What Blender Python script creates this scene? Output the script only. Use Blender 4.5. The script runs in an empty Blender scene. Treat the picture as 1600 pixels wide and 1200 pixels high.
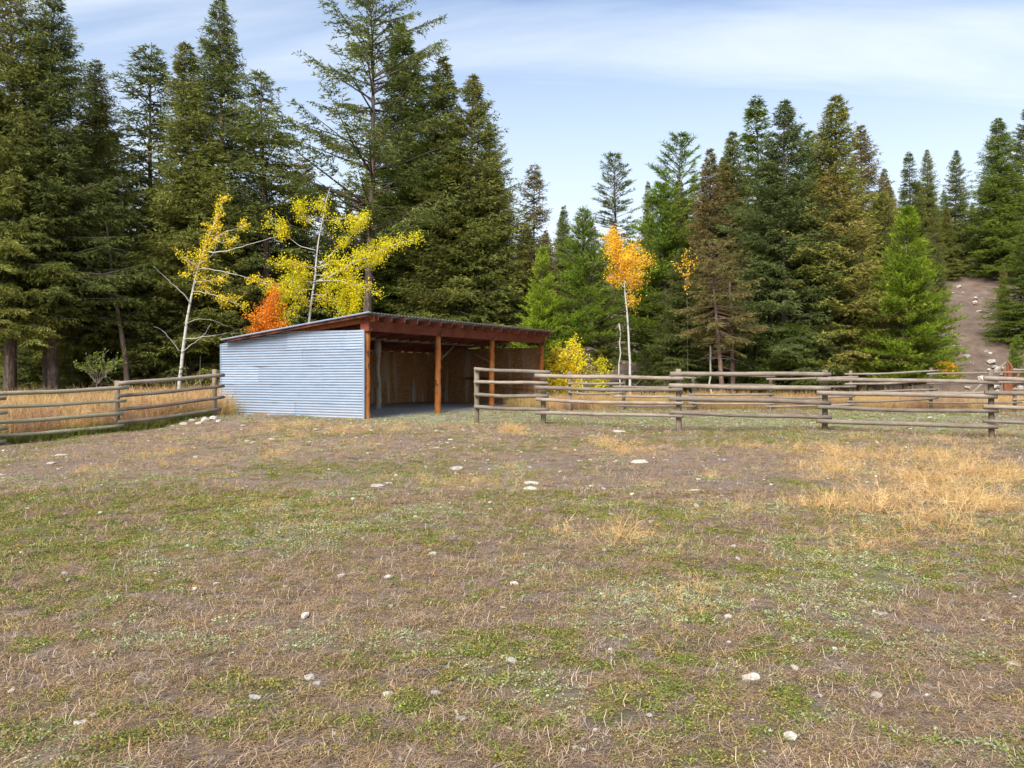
import bpy, math, random
import numpy as np
from mathutils import Vector

S = bpy.context.scene
COL = S.collection
random.seed(7)
RNG = np.random.default_rng(7)

# ------------------------------------------------------------------ camera, sky, sun, exposure
F, CZ, HY = 1300.0, 1.45, 590.0          # focal length in px (1600 wide), eye height, horizon row
cam = bpy.data.cameras.new("camera")
cam.sensor_width = 36
cam.lens = 36 * F / 1600
cam.shift_y = -(600 - HY) / 1600
cam.clip_end = 2000
cam_o = bpy.data.objects.new("camera", cam)
COL.objects.link(cam_o)
cam_o.location = (0, 0, CZ)
cam_o.rotation_euler = (math.radians(90), 0, 0)
S.camera = cam_o

SUN_EL, SUN_AZ = math.radians(42), math.radians(205)   # azimuth from +Y, clockwise: behind and left of the camera
w = bpy.data.worlds.new("World")
S.world = w
w.use_nodes = True
nt = w.node_tree
nt.nodes.clear()
def N(t, ty, **k):
    n = t.nodes.new(ty)
    for a, b in k.items():
        setattr(n, a, b)
    return n
sky = N(nt, 'ShaderNodeTexSky', sky_type='NISHITA', sun_disc=False)
sky.sun_elevation = SUN_EL
sky.sun_rotation = SUN_AZ
sky.air_density = 1.0
sky.dust_density = 1.0
sky.ozone_density = 3.0
bg = N(nt, 'ShaderNodeBackground')
bg.inputs[1].default_value = 0.12
wo = N(nt, 'ShaderNodeOutputWorld')
tc = N(nt, 'ShaderNodeTexCoord')
sep = N(nt, 'ShaderNodeSeparateXYZ')
nt.links.new(tc.outputs['Generated'], sep.inputs[0])
# project the view direction on a cloud deck so that the streaks flatten towards the horizon
mz = N(nt, 'ShaderNodeMath', operation='MAXIMUM'); mz.inputs[1].default_value = 0.0
nt.links.new(sep.outputs[2], mz.inputs[0])
ad = N(nt, 'ShaderNodeMath', operation='ADD'); ad.inputs[1].default_value = 0.12
nt.links.new(mz.outputs[0], ad.inputs[0])
dx = N(nt, 'ShaderNodeMath', operation='DIVIDE'); dy = N(nt, 'ShaderNodeMath', operation='DIVIDE')
nt.links.new(sep.outputs[0], dx.inputs[0]); nt.links.new(ad.outputs[0], dx.inputs[1])
nt.links.new(sep.outputs[1], dy.inputs[0]); nt.links.new(ad.outputs[0], dy.inputs[1])
cx = N(nt, 'ShaderNodeCombineXYZ')
nt.links.new(dx.outputs[0], cx.inputs[0]); nt.links.new(dy.outputs[0], cx.inputs[1])
mp = N(nt, 'ShaderNodeMapping')
mp.inputs['Rotation'].default_value = (0, 0, math.radians(7))
mp.inputs['Scale'].default_value = (0.28, 1.7, 1)
mp.inputs['Location'].default_value = (0.3, 1.35, 0)
nt.links.new(cx.outputs[0], mp.inputs[0])
n1 = N(nt, 'ShaderNodeTexNoise'); n1.inputs['Scale'].default_value = 1.0
n1.inputs['Detail'].default_value = 7; n1.inputs['Roughness'].default_value = 0.55; n1.inputs['Distortion'].default_value = 0.6
nt.links.new(mp.outputs[0], n1.inputs['Vector'])
cr = N(nt, 'ShaderNodeValToRGB')
cr.color_ramp.elements[0].position = 0.40; cr.color_ramp.elements[0].color = (0.02,) * 3 + (1,)
cr.color_ramp.elements[1].position = 0.66; cr.color_ramp.elements[1].color = (0.85,) * 3 + (1,)
nt.links.new(n1.outputs['Fac'], cr.inputs[0])
# thin haze: whiter low down
hz = N(nt, 'ShaderNodeMapRange'); hz.inputs[1].default_value = 0.06; hz.inputs[2].default_value = 0.46
hz.inputs[3].default_value = 0.95; hz.inputs[4].default_value = 0.0
nt.links.new(mz.outputs[0], hz.inputs[0])
mxh = N(nt, 'ShaderNodeMath', operation='MAXIMUM')
nt.links.new(cr.outputs[0], mxh.inputs[0]); nt.links.new(hz.outputs[0], mxh.inputs[1])
mix = N(nt, 'ShaderNodeMix', data_type='RGBA')
nt.links.new(mxh.outputs[0], mix.inputs['Factor'])
nt.links.new(sky.outputs[0], mix.inputs['A'])
mix.inputs['B'].default_value = (5.35, 5.7, 6.15, 1)
nt.links.new(mix.outputs['Result'], bg.inputs[0])
nt.links.new(bg.outputs[0], wo.inputs[0])

sun = bpy.data.lights.new("sun", 'SUN')
sun.energy = 4.0
sun.angle = math.radians(30)
sun.color = (1.0, 0.94, 0.85)
sun_o = bpy.data.objects.new("sun", sun)
COL.objects.link(sun_o)
sd = Vector((math.sin(SUN_AZ) * math.cos(SUN_EL), math.cos(SUN_AZ) * math.cos(SUN_EL), math.sin(SUN_EL)))
sun_o.rotation_euler = sd.to_track_quat('Z', 'Y').to_euler()
sun_o.location = sd * 60

S.view_settings.view_transform = 'Standard'
S.view_settings.look = 'None'
S.view_settings.exposure = 0.78
S.view_settings.gamma = 1.0
S.view_settings.use_curve_mapping = False
S.render.engine = 'CYCLES'
S.cycles.max_bounces = 6
S.cycles.diffuse_bounces = 4
S.cycles.transmission_bounces = 3
S.cycles.glossy_bounces = 2
S.cycles.use_adaptive_sampling = True

# ------------------------------------------------------------------ helpers
def P(px, py, d):
    return np.array([(px - 800) / F * d, d, CZ + (HY - py) / F * d])

def vnoise(x, y, seed=0):
    """smooth value noise, numpy"""
    x = np.asarray(x, float); y = np.asarray(y, float)
    xi = np.floor(x).astype(np.int64); yi = np.floor(y).astype(np.int64)
    fx = x - xi; fy = y - yi
    fx = fx * fx * (3 - 2 * fx); fy = fy * fy * (3 - 2 * fy)
    def h(a, b):
        n = (a * 374761393 + b * 668265263 + seed * 2147483629) & 0xffffffff
        n = ((n ^ (n >> 13)) * 1274126177) & 0xffffffff
        n = n ^ (n >> 16)
        return (n & 0xffff) / 65535.0
    return (h(xi, yi) * (1 - fx) + h(xi + 1, yi) * fx) * (1 - fy) + (h(xi, yi + 1) * (1 - fx) + h(xi + 1, yi + 1) * fx) * fy

def fbm(x, y, seed=0, o=4):
    s = 0; a = 0.5; t = 0
    for i in range(o):
        s = s + a * vnoise(x * 2 ** i, y * 2 ** i, seed + i * 17); t += a; a *= 0.5
    return s / t

ANCH = []
for px, py, d in [(745, 663, 20.9), (849, 663, 20.6), (1060, 675, 19.3), (1289, 673, 19.3), (1548, 683, 18.7),
                  (183, 676, 21.0), (0, 697, 18.7), (340, 650, 23.6), (352, 651, 26.0), (571, 656, 23.1),
                  (684, 646, 26.0), (890, 641, 27.5), (1204, 640, 27.5), (1455, 645, 26.5), (1590, 645, 26.5)]:
    p = P(px, py, d); ANCH.append((p[0], p[1], p[2]))
for x in (-9, -4, 0, 4, 9): ANCH += [(x, 0, 0), (x, 5, 0.0), (x, 10, 0.03)]
ANCH += [(-2, 30, .42), (-3.5, 33, .45), (-5.5, 29, .44), (-1.8, 27, .38), (0, 31, .42), (-16, 33, .15), (-10, 34, .3), (-20, 24, -.2), (6, 33, .5), (14, 32, .5), (-14, 14, -.2), (15, 10, -.05), (18, 20, 0)]
ANCH = np.array(ANCH)

def sstep(a, b, x):
    t = np.clip((x - a) / (b - a), 0, 1)
    return t * t * (3 - 2 * t)

def zg(X, Y):
    X = np.asarray(X, float); Y = np.asarray(Y, float)
    sh = X.shape; x = X.ravel(); y = Y.ravel()
    num = np.zeros_like(x); den = np.zeros_like(x)
    for ax, ay, az in ANCH:
        wgt = 1.0 / ((x - ax) ** 2 + (y - ay) ** 2 + 1.2) ** 2
        num += wgt * az; den += wgt
    z = num / den
    m = sstep(-4, 11, x)
    t = np.maximum(y - 34, 0)
    rise = np.where(t < 3, t * t / 6, t - 1.5)
    hill = 0.34 * m * np.minimum(rise, 30 + 0.1 * rise)
    z = z + hill + 0.03 * (1 - m) * np.minimum(rise, 40)
    z = z + hill.clip(0, 1) * 0.5 * (fbm(x * .25, y * .25, 5, 3) - .5)
    z = z + (fbm(x * .5, y * .5, 3, 3) - .5) * 0.10
    z = z + np.clip(1 - (y - 16) / 10, 0, 1) * (y > 0) * (fbm(x * 3, y * 3, 61, 3) - .5) * .05
    return z.reshape(sh)

def zg1(x, y):
    return float(zg(np.array([x]), np.array([y]))[0])

def G(px, py):
    """ground point seen at that photo pixel"""
    z = 0.0
    for _ in range(30):
        d = F * (CZ - z) / max(py - HY, 1)
        x = (px - 800) / F * d
        z = .5 * z + .5 * zg1(x, d)
    return np.array([x, d, zg1(x, d)])

def make_mesh(name, V, Fc, smooth=False, attrs=None):
    """V (n,3); Fc: (m,3) or (m,4) array or list of such arrays / tuples"""
    me = bpy.data.meshes.new(name)
    V = np.asarray(V, np.float32)
    if isinstance(Fc, np.ndarray):
        Fc = [Fc]
    loops = []; starts = []; tot = []; s = 0
    for f in Fc:
        f = np.asarray(f, np.int32)
        if f.ndim == 1: f = f[None]
        if not len(f): continue
        k = f.shape[1]
        loops.append(f.ravel()); n = len(f)
        starts.append(s + np.arange(n) * k); tot.append(np.full(n, k)); s += n * k
    loops = np.concatenate(loops); starts = np.concatenate(starts)
    me.vertices.add(len(V)); me.vertices.foreach_set('co', V.ravel())
    me.loops.add(len(loops)); me.loops.foreach_set('vertex_index', loops.astype(np.int32))
    me.polygons.add(len(starts)); me.polygons.foreach_set('loop_start', starts.astype(np.int32))
    if smooth is not False:
        if smooth is True: smooth = np.ones(len(starts), bool)
        me.polygons.foreach_set('use_smooth', np.asarray(smooth, bool))
    else:
        me.polygons.foreach_set('use_smooth', np.zeros(len(starts), bool))
    me.update(calc_edges=True)
    for an, (dom, vals) in (attrs or {}).items():
        a = me.attributes.new(an, 'FLOAT', dom); a.data.foreach_set('value', np.asarray(vals, np.float32))
    return me

def link(name, me, mat=None, parent=None, loc=None):
    o = bpy.data.objects.new(name, me)
    COL.objects.link(o)
    if mat is not None and me is not None:
        if not me.materials: me.materials.append(mat)
    if parent is not None: o.parent = parent
    if loc is not None: o.location = loc
    return o

def tag(o, label=None, cat=None, group=None, kind=None):
    if label: o['label'] = label
    if cat: o['category'] = cat
    if group: o['group'] = group
    if kind: o['kind'] = kind
    return o

def empty(name, loc):
    o = bpy.data.objects.new(name, None); COL.objects.link(o); o.location = Vector([float(v) for v in loc])
    o.empty_display_size = .3
    return o

class MB:
    def __init__(self): self.V = []; self.F = []; self.n = 0; self.S = []
    def add(self, V, Fc, smooth=False):
        V = np.asarray(V, float); self.V.append(V)
        for f in Fc: self.F.append(tuple(int(i) + self.n for i in f)); self.S.append(smooth)
        self.n += len(V)
    def box(self, c, u, v, w):
        """centre c, half axes u,v,w"""
        c, u, v, w = map(np.asarray, (c, u, v, w))
        V = [c + a * u + b * v + d * w for d in (-1, 1) for b in (-1, 1) for a in (-1, 1)]
        self.add(V, [(0, 2, 3, 1), (4, 5, 7, 6), (0, 1, 5, 4), (2, 6, 7, 3), (0, 4, 6, 2), (1, 3, 7, 5)])
    def tube(self, pts, rad, n=8, rough=0.0, rng=None, cap=True, flat=None):
        pts = np.asarray(pts, float); k = len(pts)
        rad = np.broadcast_to(np.asarray(rad, float), (k,))
        rings = []
        t0 = pts[1] - pts[0]
        ref = np.array([0, 0, 1.]) if abs(t0[2]) < .8 * np.linalg.norm(t0) else np.array([0, 1., 0])
        for i in range(k):
            t = pts[min(i + 1, k - 1)] - pts[max(i - 1, 0)]; t = t / (np.linalg.norm(t) + 1e-9)
            a = np.cross(t, ref); a /= np.linalg.norm(a) + 1e-9; b = np.cross(a, t)
            an = np.arange(n) / n * 2 * math.pi
            r = rad[i] * (1 + (rng.uniform(-rough, rough, n) if rough and rng is not None else 0))
            rings.append(pts[i] + np.outer(np.cos(an) * r, a) + np.outer(np.sin(an) * r, b))
        V = np.concatenate(rings); Fc = []
        for i in range(k - 1):
            for j in range(n):
                Fc.append((i * n + j, i * n + (j + 1) % n, (i + 1) * n + (j + 1) % n, (i + 1) * n + j))
        self.add(V, Fc, True)
        if cap:
            base = self.n - len(V)
            self.F.append(tuple(base + j for j in reversed(range(n)))); self.S.append(False)
            self.F.append(tuple(base + (k - 1) * n + j for j in range(n))); self.S.append(False)
    def mesh(self, name, off=(0, 0, 0)):
        me = bpy.data.meshes.new(name)
        V = np.concatenate(self.V) - np.asarray(off)
        me.from_pydata([tuple(map(float, v)) for v in V], [], self.F)
        me.polygons.foreach_set('use_smooth', self.S)
        me.update()
        return me
    def build(self, name, mat, parent=None, off=(0, 0, 0)):
        return link(name, self.mesh(name, off), mat, parent)

# ------------------------------------------------------------------ materials
def mat_new(name, rough=0.9, metal=0.0, spec=0.3):
    m = bpy.data.materials.new(name); m.use_nodes = True
    t = m.node_tree; b = t.nodes['Principled BSDF']
    b.inputs['Roughness'].default_value = rough; b.inputs['Metallic'].default_value = metal
    b.inputs['Specular IOR Level'].default_value = spec
    return m, t, b

def noise(t, vec, scale, detail=5, rough=.6, dist=0, sc=None, lo=None, hi=None):
    if sc is not None:
        mpn = N(t, 'ShaderNodeMapping'); mpn.inputs['Scale'].default_value = sc
        t.links.new(vec, mpn.inputs[0]); vec = mpn.outputs[0]
    n = N(t, 'ShaderNodeTexNoise'); n.inputs['Scale'].default_value = scale
    n.inputs['Detail'].default_value = detail; n.inputs['Roughness'].default_value = rough; n.inputs['Distortion'].default_value = dist
    t.links.new(vec, n.inputs['Vector'])
    o = n.outputs['Fac']
    if lo is not None:
        r = N(t, 'ShaderNodeMapRange'); r.inputs[1].default_value = lo; r.inputs[2].default_value = hi
        t.links.new(o, r.inputs[0]); o = r.outputs[0]
    return o

def mixc(t, fac, a, b, blend='MIX'):
    m = N(t, 'ShaderNodeMix', data_type='RGBA', blend_type=blend)
    for s, v in (('Factor', fac), ('A', a), ('B', b)):
        if isinstance(v, (int, float)): m.inputs[s].default_value = v
        elif isinstance(v, tuple): m.inputs[s].default_value = v + (1,) if len(v) == 3 else v
        else: t.links.new(v, m.inputs[s])
    return m.outputs['Result']

def mathn(t, op, a, b=None):
    m = N(t, 'ShaderNodeMath', operation=op)
    for i, v in enumerate((a, b)):
        if v is None: continue
        if isinstance(v, (int, float)): m.inputs[i].default_value = v
        else: t.links.new(v, m.inputs[i])
    return m.outputs[0]

def bump(t, b, h, strength=.5, dist=.02):
    n = N(t, 'ShaderNodeBump'); n.inputs['Strength'].default_value = strength; n.inputs['Distance'].default_value = dist
    t.links.new(h, n.inputs['Height']); t.links.new(n.outputs[0], b.inputs['Normal'])

def attr(t, name, ty='GEOMETRY'):
    a = N(t, 'ShaderNodeAttribute', attribute_name=name, attribute_type=ty); return a.outputs['Fac']

def wood(name, c1, c2, c3, grain=(1, 1, 1), spots=None, rough=.85, obj=True, pale=0.35):
    m, t, b = mat_new(name, rough)
    co = N(t, 'ShaderNodeTexCoord'); ge = N(t, 'ShaderNodeNewGeometry'); oi = N(t, 'ShaderNodeObjectInfo')
    off = N(t, 'ShaderNodeVectorMath', operation='MULTIPLY_ADD')
    t.links.new(oi.outputs['Random'], off.inputs[0]); off.inputs[1].default_value = (13, 7, 5)
    t.links.new(ge.outputs['Position'], off.inputs[2])
    v = off.outputs[0]
    g = noise(t, v, 6, 6, .65, .3, grain, .3, .7)
    k = noise(t, v, 2.2, 4, .6, 0, None, .42, .68)
    c = mixc(t, g, c1, c2)
    c = mixc(t, mathn(t, 'MULTIPLY', k, pale), c, c3)
    if spots:
        s = noise(t, v, spots[1], 3, .6, 0, spots[2], spots[3], spots[3] + .08)
        c = mixc(t, s, c, spots[0])
    hv = mixc(t, oi.outputs['Random'], (.70, .69, .67), (1.18, 1.16, 1.14))
    c = mixc(t, 1.0, c, hv, 'MULTIPLY')
    t.links.new(c, b.inputs['Base Color'])
    bump(t, b, g, .6, .01)
    return m

M = {}
M['rail'] = wood('weathered_rail', (.30, .25, .195), (.13, .10, .078), (.40, .365, .32), (1, 1, 14))
M['rail_green'] = wood('green_treated_rail', (.36, .335, .23), (.20, .18, .115), (.47, .44, .34), (1, 1, 14))
M['fpost'] = wood('weathered_post', (.25, .20, .14), (.12, .09, .062), (.33, .29, .22), (8, 8, .6))
M['log'] = wood('stained_log', (.60, .20, .03), (.24, .06, .016), (.60, .32, .12), (9, 9, .8), ((.06, .02, .012), 9, (1, 1, .5), .58), .7)
M['beam'] = wood('stained_beam', (.27, .06, .028), (.09, .02, .012), (.38, .13, .05), (1, 1, 12), None, .7)
M['rafter'] = wood('stained_rafter', (.36, .11, .06), (.16, .04, .025), (.50, .24, .16), (3, 3, 8), None, .7)
M['orange_board'] = wood('orange_stained_board', (.42, .14, .03), (.22, .06, .018), (.5, .2, .06), (2, 2, 12), ((.05, .015, .01), 5, (1, 1, 3), .6), .7)
M['charred'] = wood('blackened_board', (.05, .022, .018), (.018, .013, .012), (.26, .07, .045), (1.5, 1.5, 6), None, .7, pale=.9)
M['peeled'] = wood('peeled_log', (.42, .37, .28), (.2, .16, .11), (.55, .5, .4), (9, 9, .7), ((.08, .05, .035), 4, (1, 1, .4), .58))
M['stump'] = wood('rusty_stump_wood', (.32, .10, .04), (.08, .03, .02), (.4, .2, .1), (8, 8, .8))
M['deadwood'] = wood('grey_deadwood', (.34, .30, .26), (.18, .155, .13), (.45, .42, .38), (4, 4, 4))

def bark(name, c1, c2, sc=3.0, zs=.25, lo=.4, hi=.6):
    m, t, b = mat_new(name, .95, 0, .15)
    ge = N(t, 'ShaderNodeTexCoord')
    g = noise(t, ge.outputs['Object'], sc * 3, 6, .7, .4, (1, 1, zs), lo, hi)
    c = mixc(t, g, c1, c2); t.links.new(c, b.inputs['Base Color']); bump(t, b, g, 1, .03)
    return m
M['bark'] = bark('conifer_bark', (.085, .062, .048), (.20, .15, .12))
M['bark_pink'] = bark('pinkish_bark', (.16, .095, .07), (.27, .19, .15))
M['aspen_bark'] = bark('aspen_bark', (.13, .115, .10), (.44, .42, .38), 1.6, 2.2, .34, .42)

def leafmat(name, dark, light, tip, patch=None, trans=.36, pscale=.35):
    """foliage colour: per blade 'tone' attribute, per tree random, soft patches in space"""
    m, t, b = mat_new(name, .75, 0, .25)
    oi = N(t, 'ShaderNodeObjectInfo'); ge = N(t, 'ShaderNodeNewGeometry')
    tone = attr(t, 'tone')
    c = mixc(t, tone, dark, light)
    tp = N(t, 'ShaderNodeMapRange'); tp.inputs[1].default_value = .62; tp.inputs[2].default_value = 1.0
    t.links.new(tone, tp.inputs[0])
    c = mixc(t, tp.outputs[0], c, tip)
    if patch:
        k = noise(t, ge.outputs['Position'], pscale, 4, .6, 0, None, .5, .72)
        c = mixc(t, mathn(t, 'MULTIPLY', k, .75), c, patch)
    hv = mixc(t, oi.outputs['Random'], (.85, .87, .85), (1.15, 1.12, 1.05))
    c = mixc(t, 1.0, c, hv, 'MULTIPLY')
    t.links.new(c, b.inputs['Base Color'])
    tr = N(t, 'ShaderNodeBsdfTranslucent'); t.links.new(c, tr.inputs[0])
    ms = N(t, 'ShaderNodeMixShader'); ms.inputs[0].default_value = trans
    t.links.new(b.outputs[0], ms.inputs[1]); t.links.new(tr.outputs[0], ms.inputs[2])
    t.links.new(ms.outputs[0], t.nodes['Material Output'].inputs[0])
    return m
M['olive'] = leafmat('fir_olive', (.085, .104, .018), (.205, .228, .042), (.33, .33, .085), (.22, .18, .05))
M['dark'] = leafmat('fir_dark', (.072, .096, .022), (.170, .200, .045), (.27, .29, .08))
M['blue'] = leafmat('fir_blue', (.066, .092, .026), (.16, .20, .052), (.26, .30, .09))
M['brown'] = leafmat('fir_brown', (.095, .085, .026), (.22, .185, .06), (.33, .26, .10), (.28, .18, .07))
M['green'] = leafmat('fir_green', (.068, .105, .013), (.175, .235, .028), (.27, .33, .055))
M['bright'] = leafmat('pine_bright', (.080, .135, .010), (.19, .29, .022), (.31, .39, .04), (.15, .15, .04))
M['lime'] = leafmat('pine_lime', (.11, .17, .008), (.26, .37, .018), (.40, .48, .04), (.18, .20, .04))
M['gold'] = leafmat('fir_gold', (.085, .10, .018), (.21, .23, .042), (.40, .36, .085), (.34, .25, .08))
M['rusty'] = leafmat('rusty_needles', (.16, .05, .02), (.30, .10, .04), (.35, .15, .06))
M['yellow'] = leafmat('aspen_yellow', (.60, .47, .015), (.88, .70, .02), (.92, .66, .03), (.66, .64, .04), .35, 1.2)
M['yellowgreen'] = leafmat('aspen_yellow_green', (.58, .56, .012), (.86, .76, .02), (.94, .72, .03), (.90, .60, .03), .35, .8)
M['orange'] = leafmat('shrub_orange', (.66, .19, .01), (.93, .36, .02), (.95, .50, .05), None, .3)
M['amber'] = leafmat('aspen_amber', (.74, .42, .02), (.94, .60, .03), (.96, .66, .06), (.93, .45, .03), .35)
M['straw'] = leafmat('straw', (.44, .27, .11), (.72, .49, .22), (.82, .62, .33), None, .15)
M['rust_grass'] = leafmat('rust_grass', (.26, .14, .08), (.48, .29, .16), (.60, .42, .25), None, .15)
M['gold_grass'] = leafmat('gold_grass', (.34, .24, .08), (.58, .44, .17), (.70, .58, .28), None, .15)
M['weed_green'] = leafmat('weed_green', (.10, .125, .018), (.215, .26, .042), (.34, .38, .09), None, .15)
M['weed_olive'] = leafmat('weed_olive', (.16, .12, .03), (.32, .26, .065), (.44, .36, .12), None, .12)
M['weed_pale'] = leafmat('weed_pale', (.19, .22, .10), (.33, .37, .19), (.43, .46, .27), None, .12)
M['weed_brown'] = leafmat('weed_brown', (.17, .095, .052), (.36, .23, .13), (.54, .40, .25), None, .08)
M['weed_mauve'] = leafmat('weed_mauve', (.17, .12, .095), (.38, .29, .23), (.54, .44, .35), None, .08)

# galvanised sheet
def galv(name, base, rusty=.0, metal=.55, rough=.42):
    m, t, b = mat_new(name, rough, metal, .5)
    ge = N(t, 'ShaderNodeNewGeometry'); oi = N(t, 'ShaderNodeObjectInfo')
    k = noise(t, ge.outputs['Position'], 3, 5, .6, .2, (1, 1, 3), .35, .7)
    c = mixc(t, k, tuple(v * .88 for v in base), base)
    hv = mixc(t, oi.outputs['Random'], (.80, .81, .83), (1.10, 1.10, 1.09))
    c = mixc(t, 1.0, c, hv, 'MULTIPLY')
    # mud splash low on the wall
    sp = N(t, 'ShaderNodeSeparateXYZ'); t.links.new(ge.outputs['Position'], sp.inputs[0])
    lo = N(t, 'ShaderNodeMapRange'); lo.inputs[1].default_value = .85; lo.inputs[2].default_value = .25
    t.links.new(sp.outputs[2], lo.inputs[0])
    q = noise(t, ge.outputs['Position'], 5, 6, .75, 0, None, .47, .72)
    f = mathn(t, 'MULTIPLY', mathn(t, 'MULTIPLY', lo.outputs[0], q), 1.1)
    c = mixc(t, f, c, (.42, .30, .22))
    t.links.new(c, b.inputs['Base Color'])
    mm = mathn(t, 'SUBTRACT', metal, mathn(t, 'MULTIPLY', f, metal)); t.links.new(mm, b.inputs['Metallic'])
    return m
M['galv'] = galv('galvanised_sheet', (.42, .50, .61))
M['roofmetal'] = galv('roof_sheet', (.26, .26, .27), 0, .5, .5)

# oriented strand board
m, t, b = mat_new('strand_board', .8)
ge = N(t, 'ShaderNodeNewGeometry')
vo = N(t, 'ShaderNodeTexVoronoi'); vo.inputs['Scale'].default_value = 26
t.links.new(ge.outputs['Position'], vo.inputs['Vector'])
sp = N(t, 'ShaderNodeSeparateColor'); t.links.new(vo.outputs['Color'], sp.inputs[0])
c = mixc(t, sp.outputs[0], (.20, .095, .03), (.44, .23, .09))
st = noise(t, ge.outputs['Position'], 2.0, 3, .5, .3, (1.6, 1.6, .12), .53, .62)
sp3 = N(t, 'ShaderNodeSeparateXYZ'); t.links.new(ge.outputs['Position'], sp3.inputs[0])
fd = N(t, 'ShaderNodeMapRange'); fd.inputs[1].default_value = 2.7; fd.inputs[2].default_value = .5; fd.inputs[3].default_value = .3; fd.inputs[4].default_value = 1.0
t.links.new(sp3.outputs[2], fd.inputs[0])
c = mixc(t, mathn(t, 'MULTIPLY', st, fd.outputs[0]), c, (.42, .36, .27))
t.links.new(c, b.inputs['Base Color']); M['osb'] = m

# stone
def stonemat(name, a, bcol):
    m, t, b = mat_new(name, .9)
    ge = N(t, 'ShaderNodeNewGeometry'); oi = N(t, 'ShaderNodeObjectInfo')
    k = noise(t, ge.outputs['Position'], 14, 6, .7, 0, None, .35, .65)
    c = mixc(t, k, a, bcol)
    hv = mixc(t, oi.outputs['Random'], (.72, .70, .68), (1.1, 1.1, 1.1))
    c = mixc(t, 1.0, c, hv, 'MULTIPLY')
    t.links.new(c, b.inputs['Base Color']); bump(t, b, k, .6, .01)
    return m
M['stone'] = stonemat('pale_stone', (.30, .255, .205), (.60, .56, .50))
M['stone_grey'] = stonemat('grey_stone', (.30, .275, .25), (.48, .45, .42))

# ------------------------------------------------------------------ ground colour fields, laid out over the place
BLOBS = {   # photo px centre, radii px, amount
 'green': [(100, 850, 210, 34, 1.5), (330, 790, 170, 32, 1.5), (540, 733, 120, 16, 1.3), (560, 1090, 260, 60, .5), (900, 1000, 260, 60, .4),
           (1250, 1000, 260, 60, .45), (1150, 1090, 200, 50, .5), (250, 1110, 260, 40, .35), (40, 800, 60, 30, .5), (100, 980, 120, 40, .25),
           (1350, 890, 120, 20, .4), (1150, 685, 200, 8, .7), (820, 690, 90, 7, .5), (30, 690, 60, 10, .9), (230, 660, 70, 8, .9), (120, 1000, 200, 30, .2)],
 'pale': [(1000, 655, 500, 12, .9), (640, 655, 120, 12, .6), (1450, 660, 250, 16, .8), (700, 830, 200, 40, .3), (1300, 960, 260, 60, .45), (1050, 900, 300, 50, .3), (120, 770, 160, 20, .4)],
 'straw': [(1430, 725, 190, 34, 1.1), (1500, 800, 160, 40, 1.1), (1320, 810, 150, 30, .7), (1300, 760, 300, 40, .35), (700, 700, 400, 14, .35), (930, 840, 110, 28, .75), (1380, 850, 100, 18, .5), (740, 760, 100, 26, .4),
           (350, 770, 60, 20, .35), (520, 672, 160, 10, .7), (1060, 700, 300, 12, .45), (300, 720, 220, 25, .3), (1120, 930, 200, 30, .25), (800, 672, 90, 9, .5), (860, 655, 60, 5, .3), (1190, 1015, 50, 18, .5), (600, 1040, 40, 16, .3)],
 'gravel': [(630, 648, 70, 9, 1.3), (700, 641, 80, 6, 1.)],
}
SHED_N = np.array([-4.07, 23.1]); SU = np.array([.51, .86]); SV = np.array([-.86, .51])
SU = SU / np.linalg.norm(SU); SV = np.array([-SU[1], SU[0]])
def in_shed(x, y, mg=.1):
    t_ = (x - SHED_N[0]) * SU[0] + (y - SHED_N[1]) * SU[1]; s_ = (x - SHED_N[0]) * SV[0] + (y - SHED_N[1]) * SV[1]
    return (t_ > -mg) & (t_ < 10.4 + mg) & (s_ > -mg) & (s_ < 5.9 + mg)

def fields(X, Y):
    Z = zg(X, Y)
    Ys = np.maximum(Y, .5)
    px = 800 + X / Ys * F; py = HY + (CZ - Z) / Ys * F
    out = {}
    for k, bl in BLOBS.items():
        v = np.zeros_like(X)
        for (cx_, cy_, rx, ry, a) in bl:
            v = v + a * np.exp(-((px - cx_) / rx) ** 2 - ((py - cy_) / ry) ** 2)
        out[k] = v * (Y > 2) * (Y < 33)
    n1_ = fbm(X * .8, Y * .8, 21, 4); n2_ = fbm(X * 2.5, Y * 2.5, 33, 3); n3_ = fbm(X * 1.1 + 9, Y * 1.1, 47, 4)
    n4_ = fbm(X * 7, Y * 7, 55, 2)
    gb = out['green'] * (.55 + n2_ * .9) + (n1_ - .47) * 1.8 - .05
    out['green'] = np.clip(gb * .8 + (n4_ - .52) * 3.0 * np.clip(gb + .35, .15, 1), 0, 1)
    out['pale'] = np.clip(out['pale'] * (.4 + n1_ * 1.2) + (n3_ - .55) * 2.0, 0, 1)
    out['straw'] = np.clip(out['straw'] * (.45 + n2_ * 1.1) + (n3_ - .66) * 1.6, 0, 1)
    out['gravel'] = np.clip(out['gravel'] + in_shed(X, Y, .2) * 1.0, 0, 1)
    return out

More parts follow.
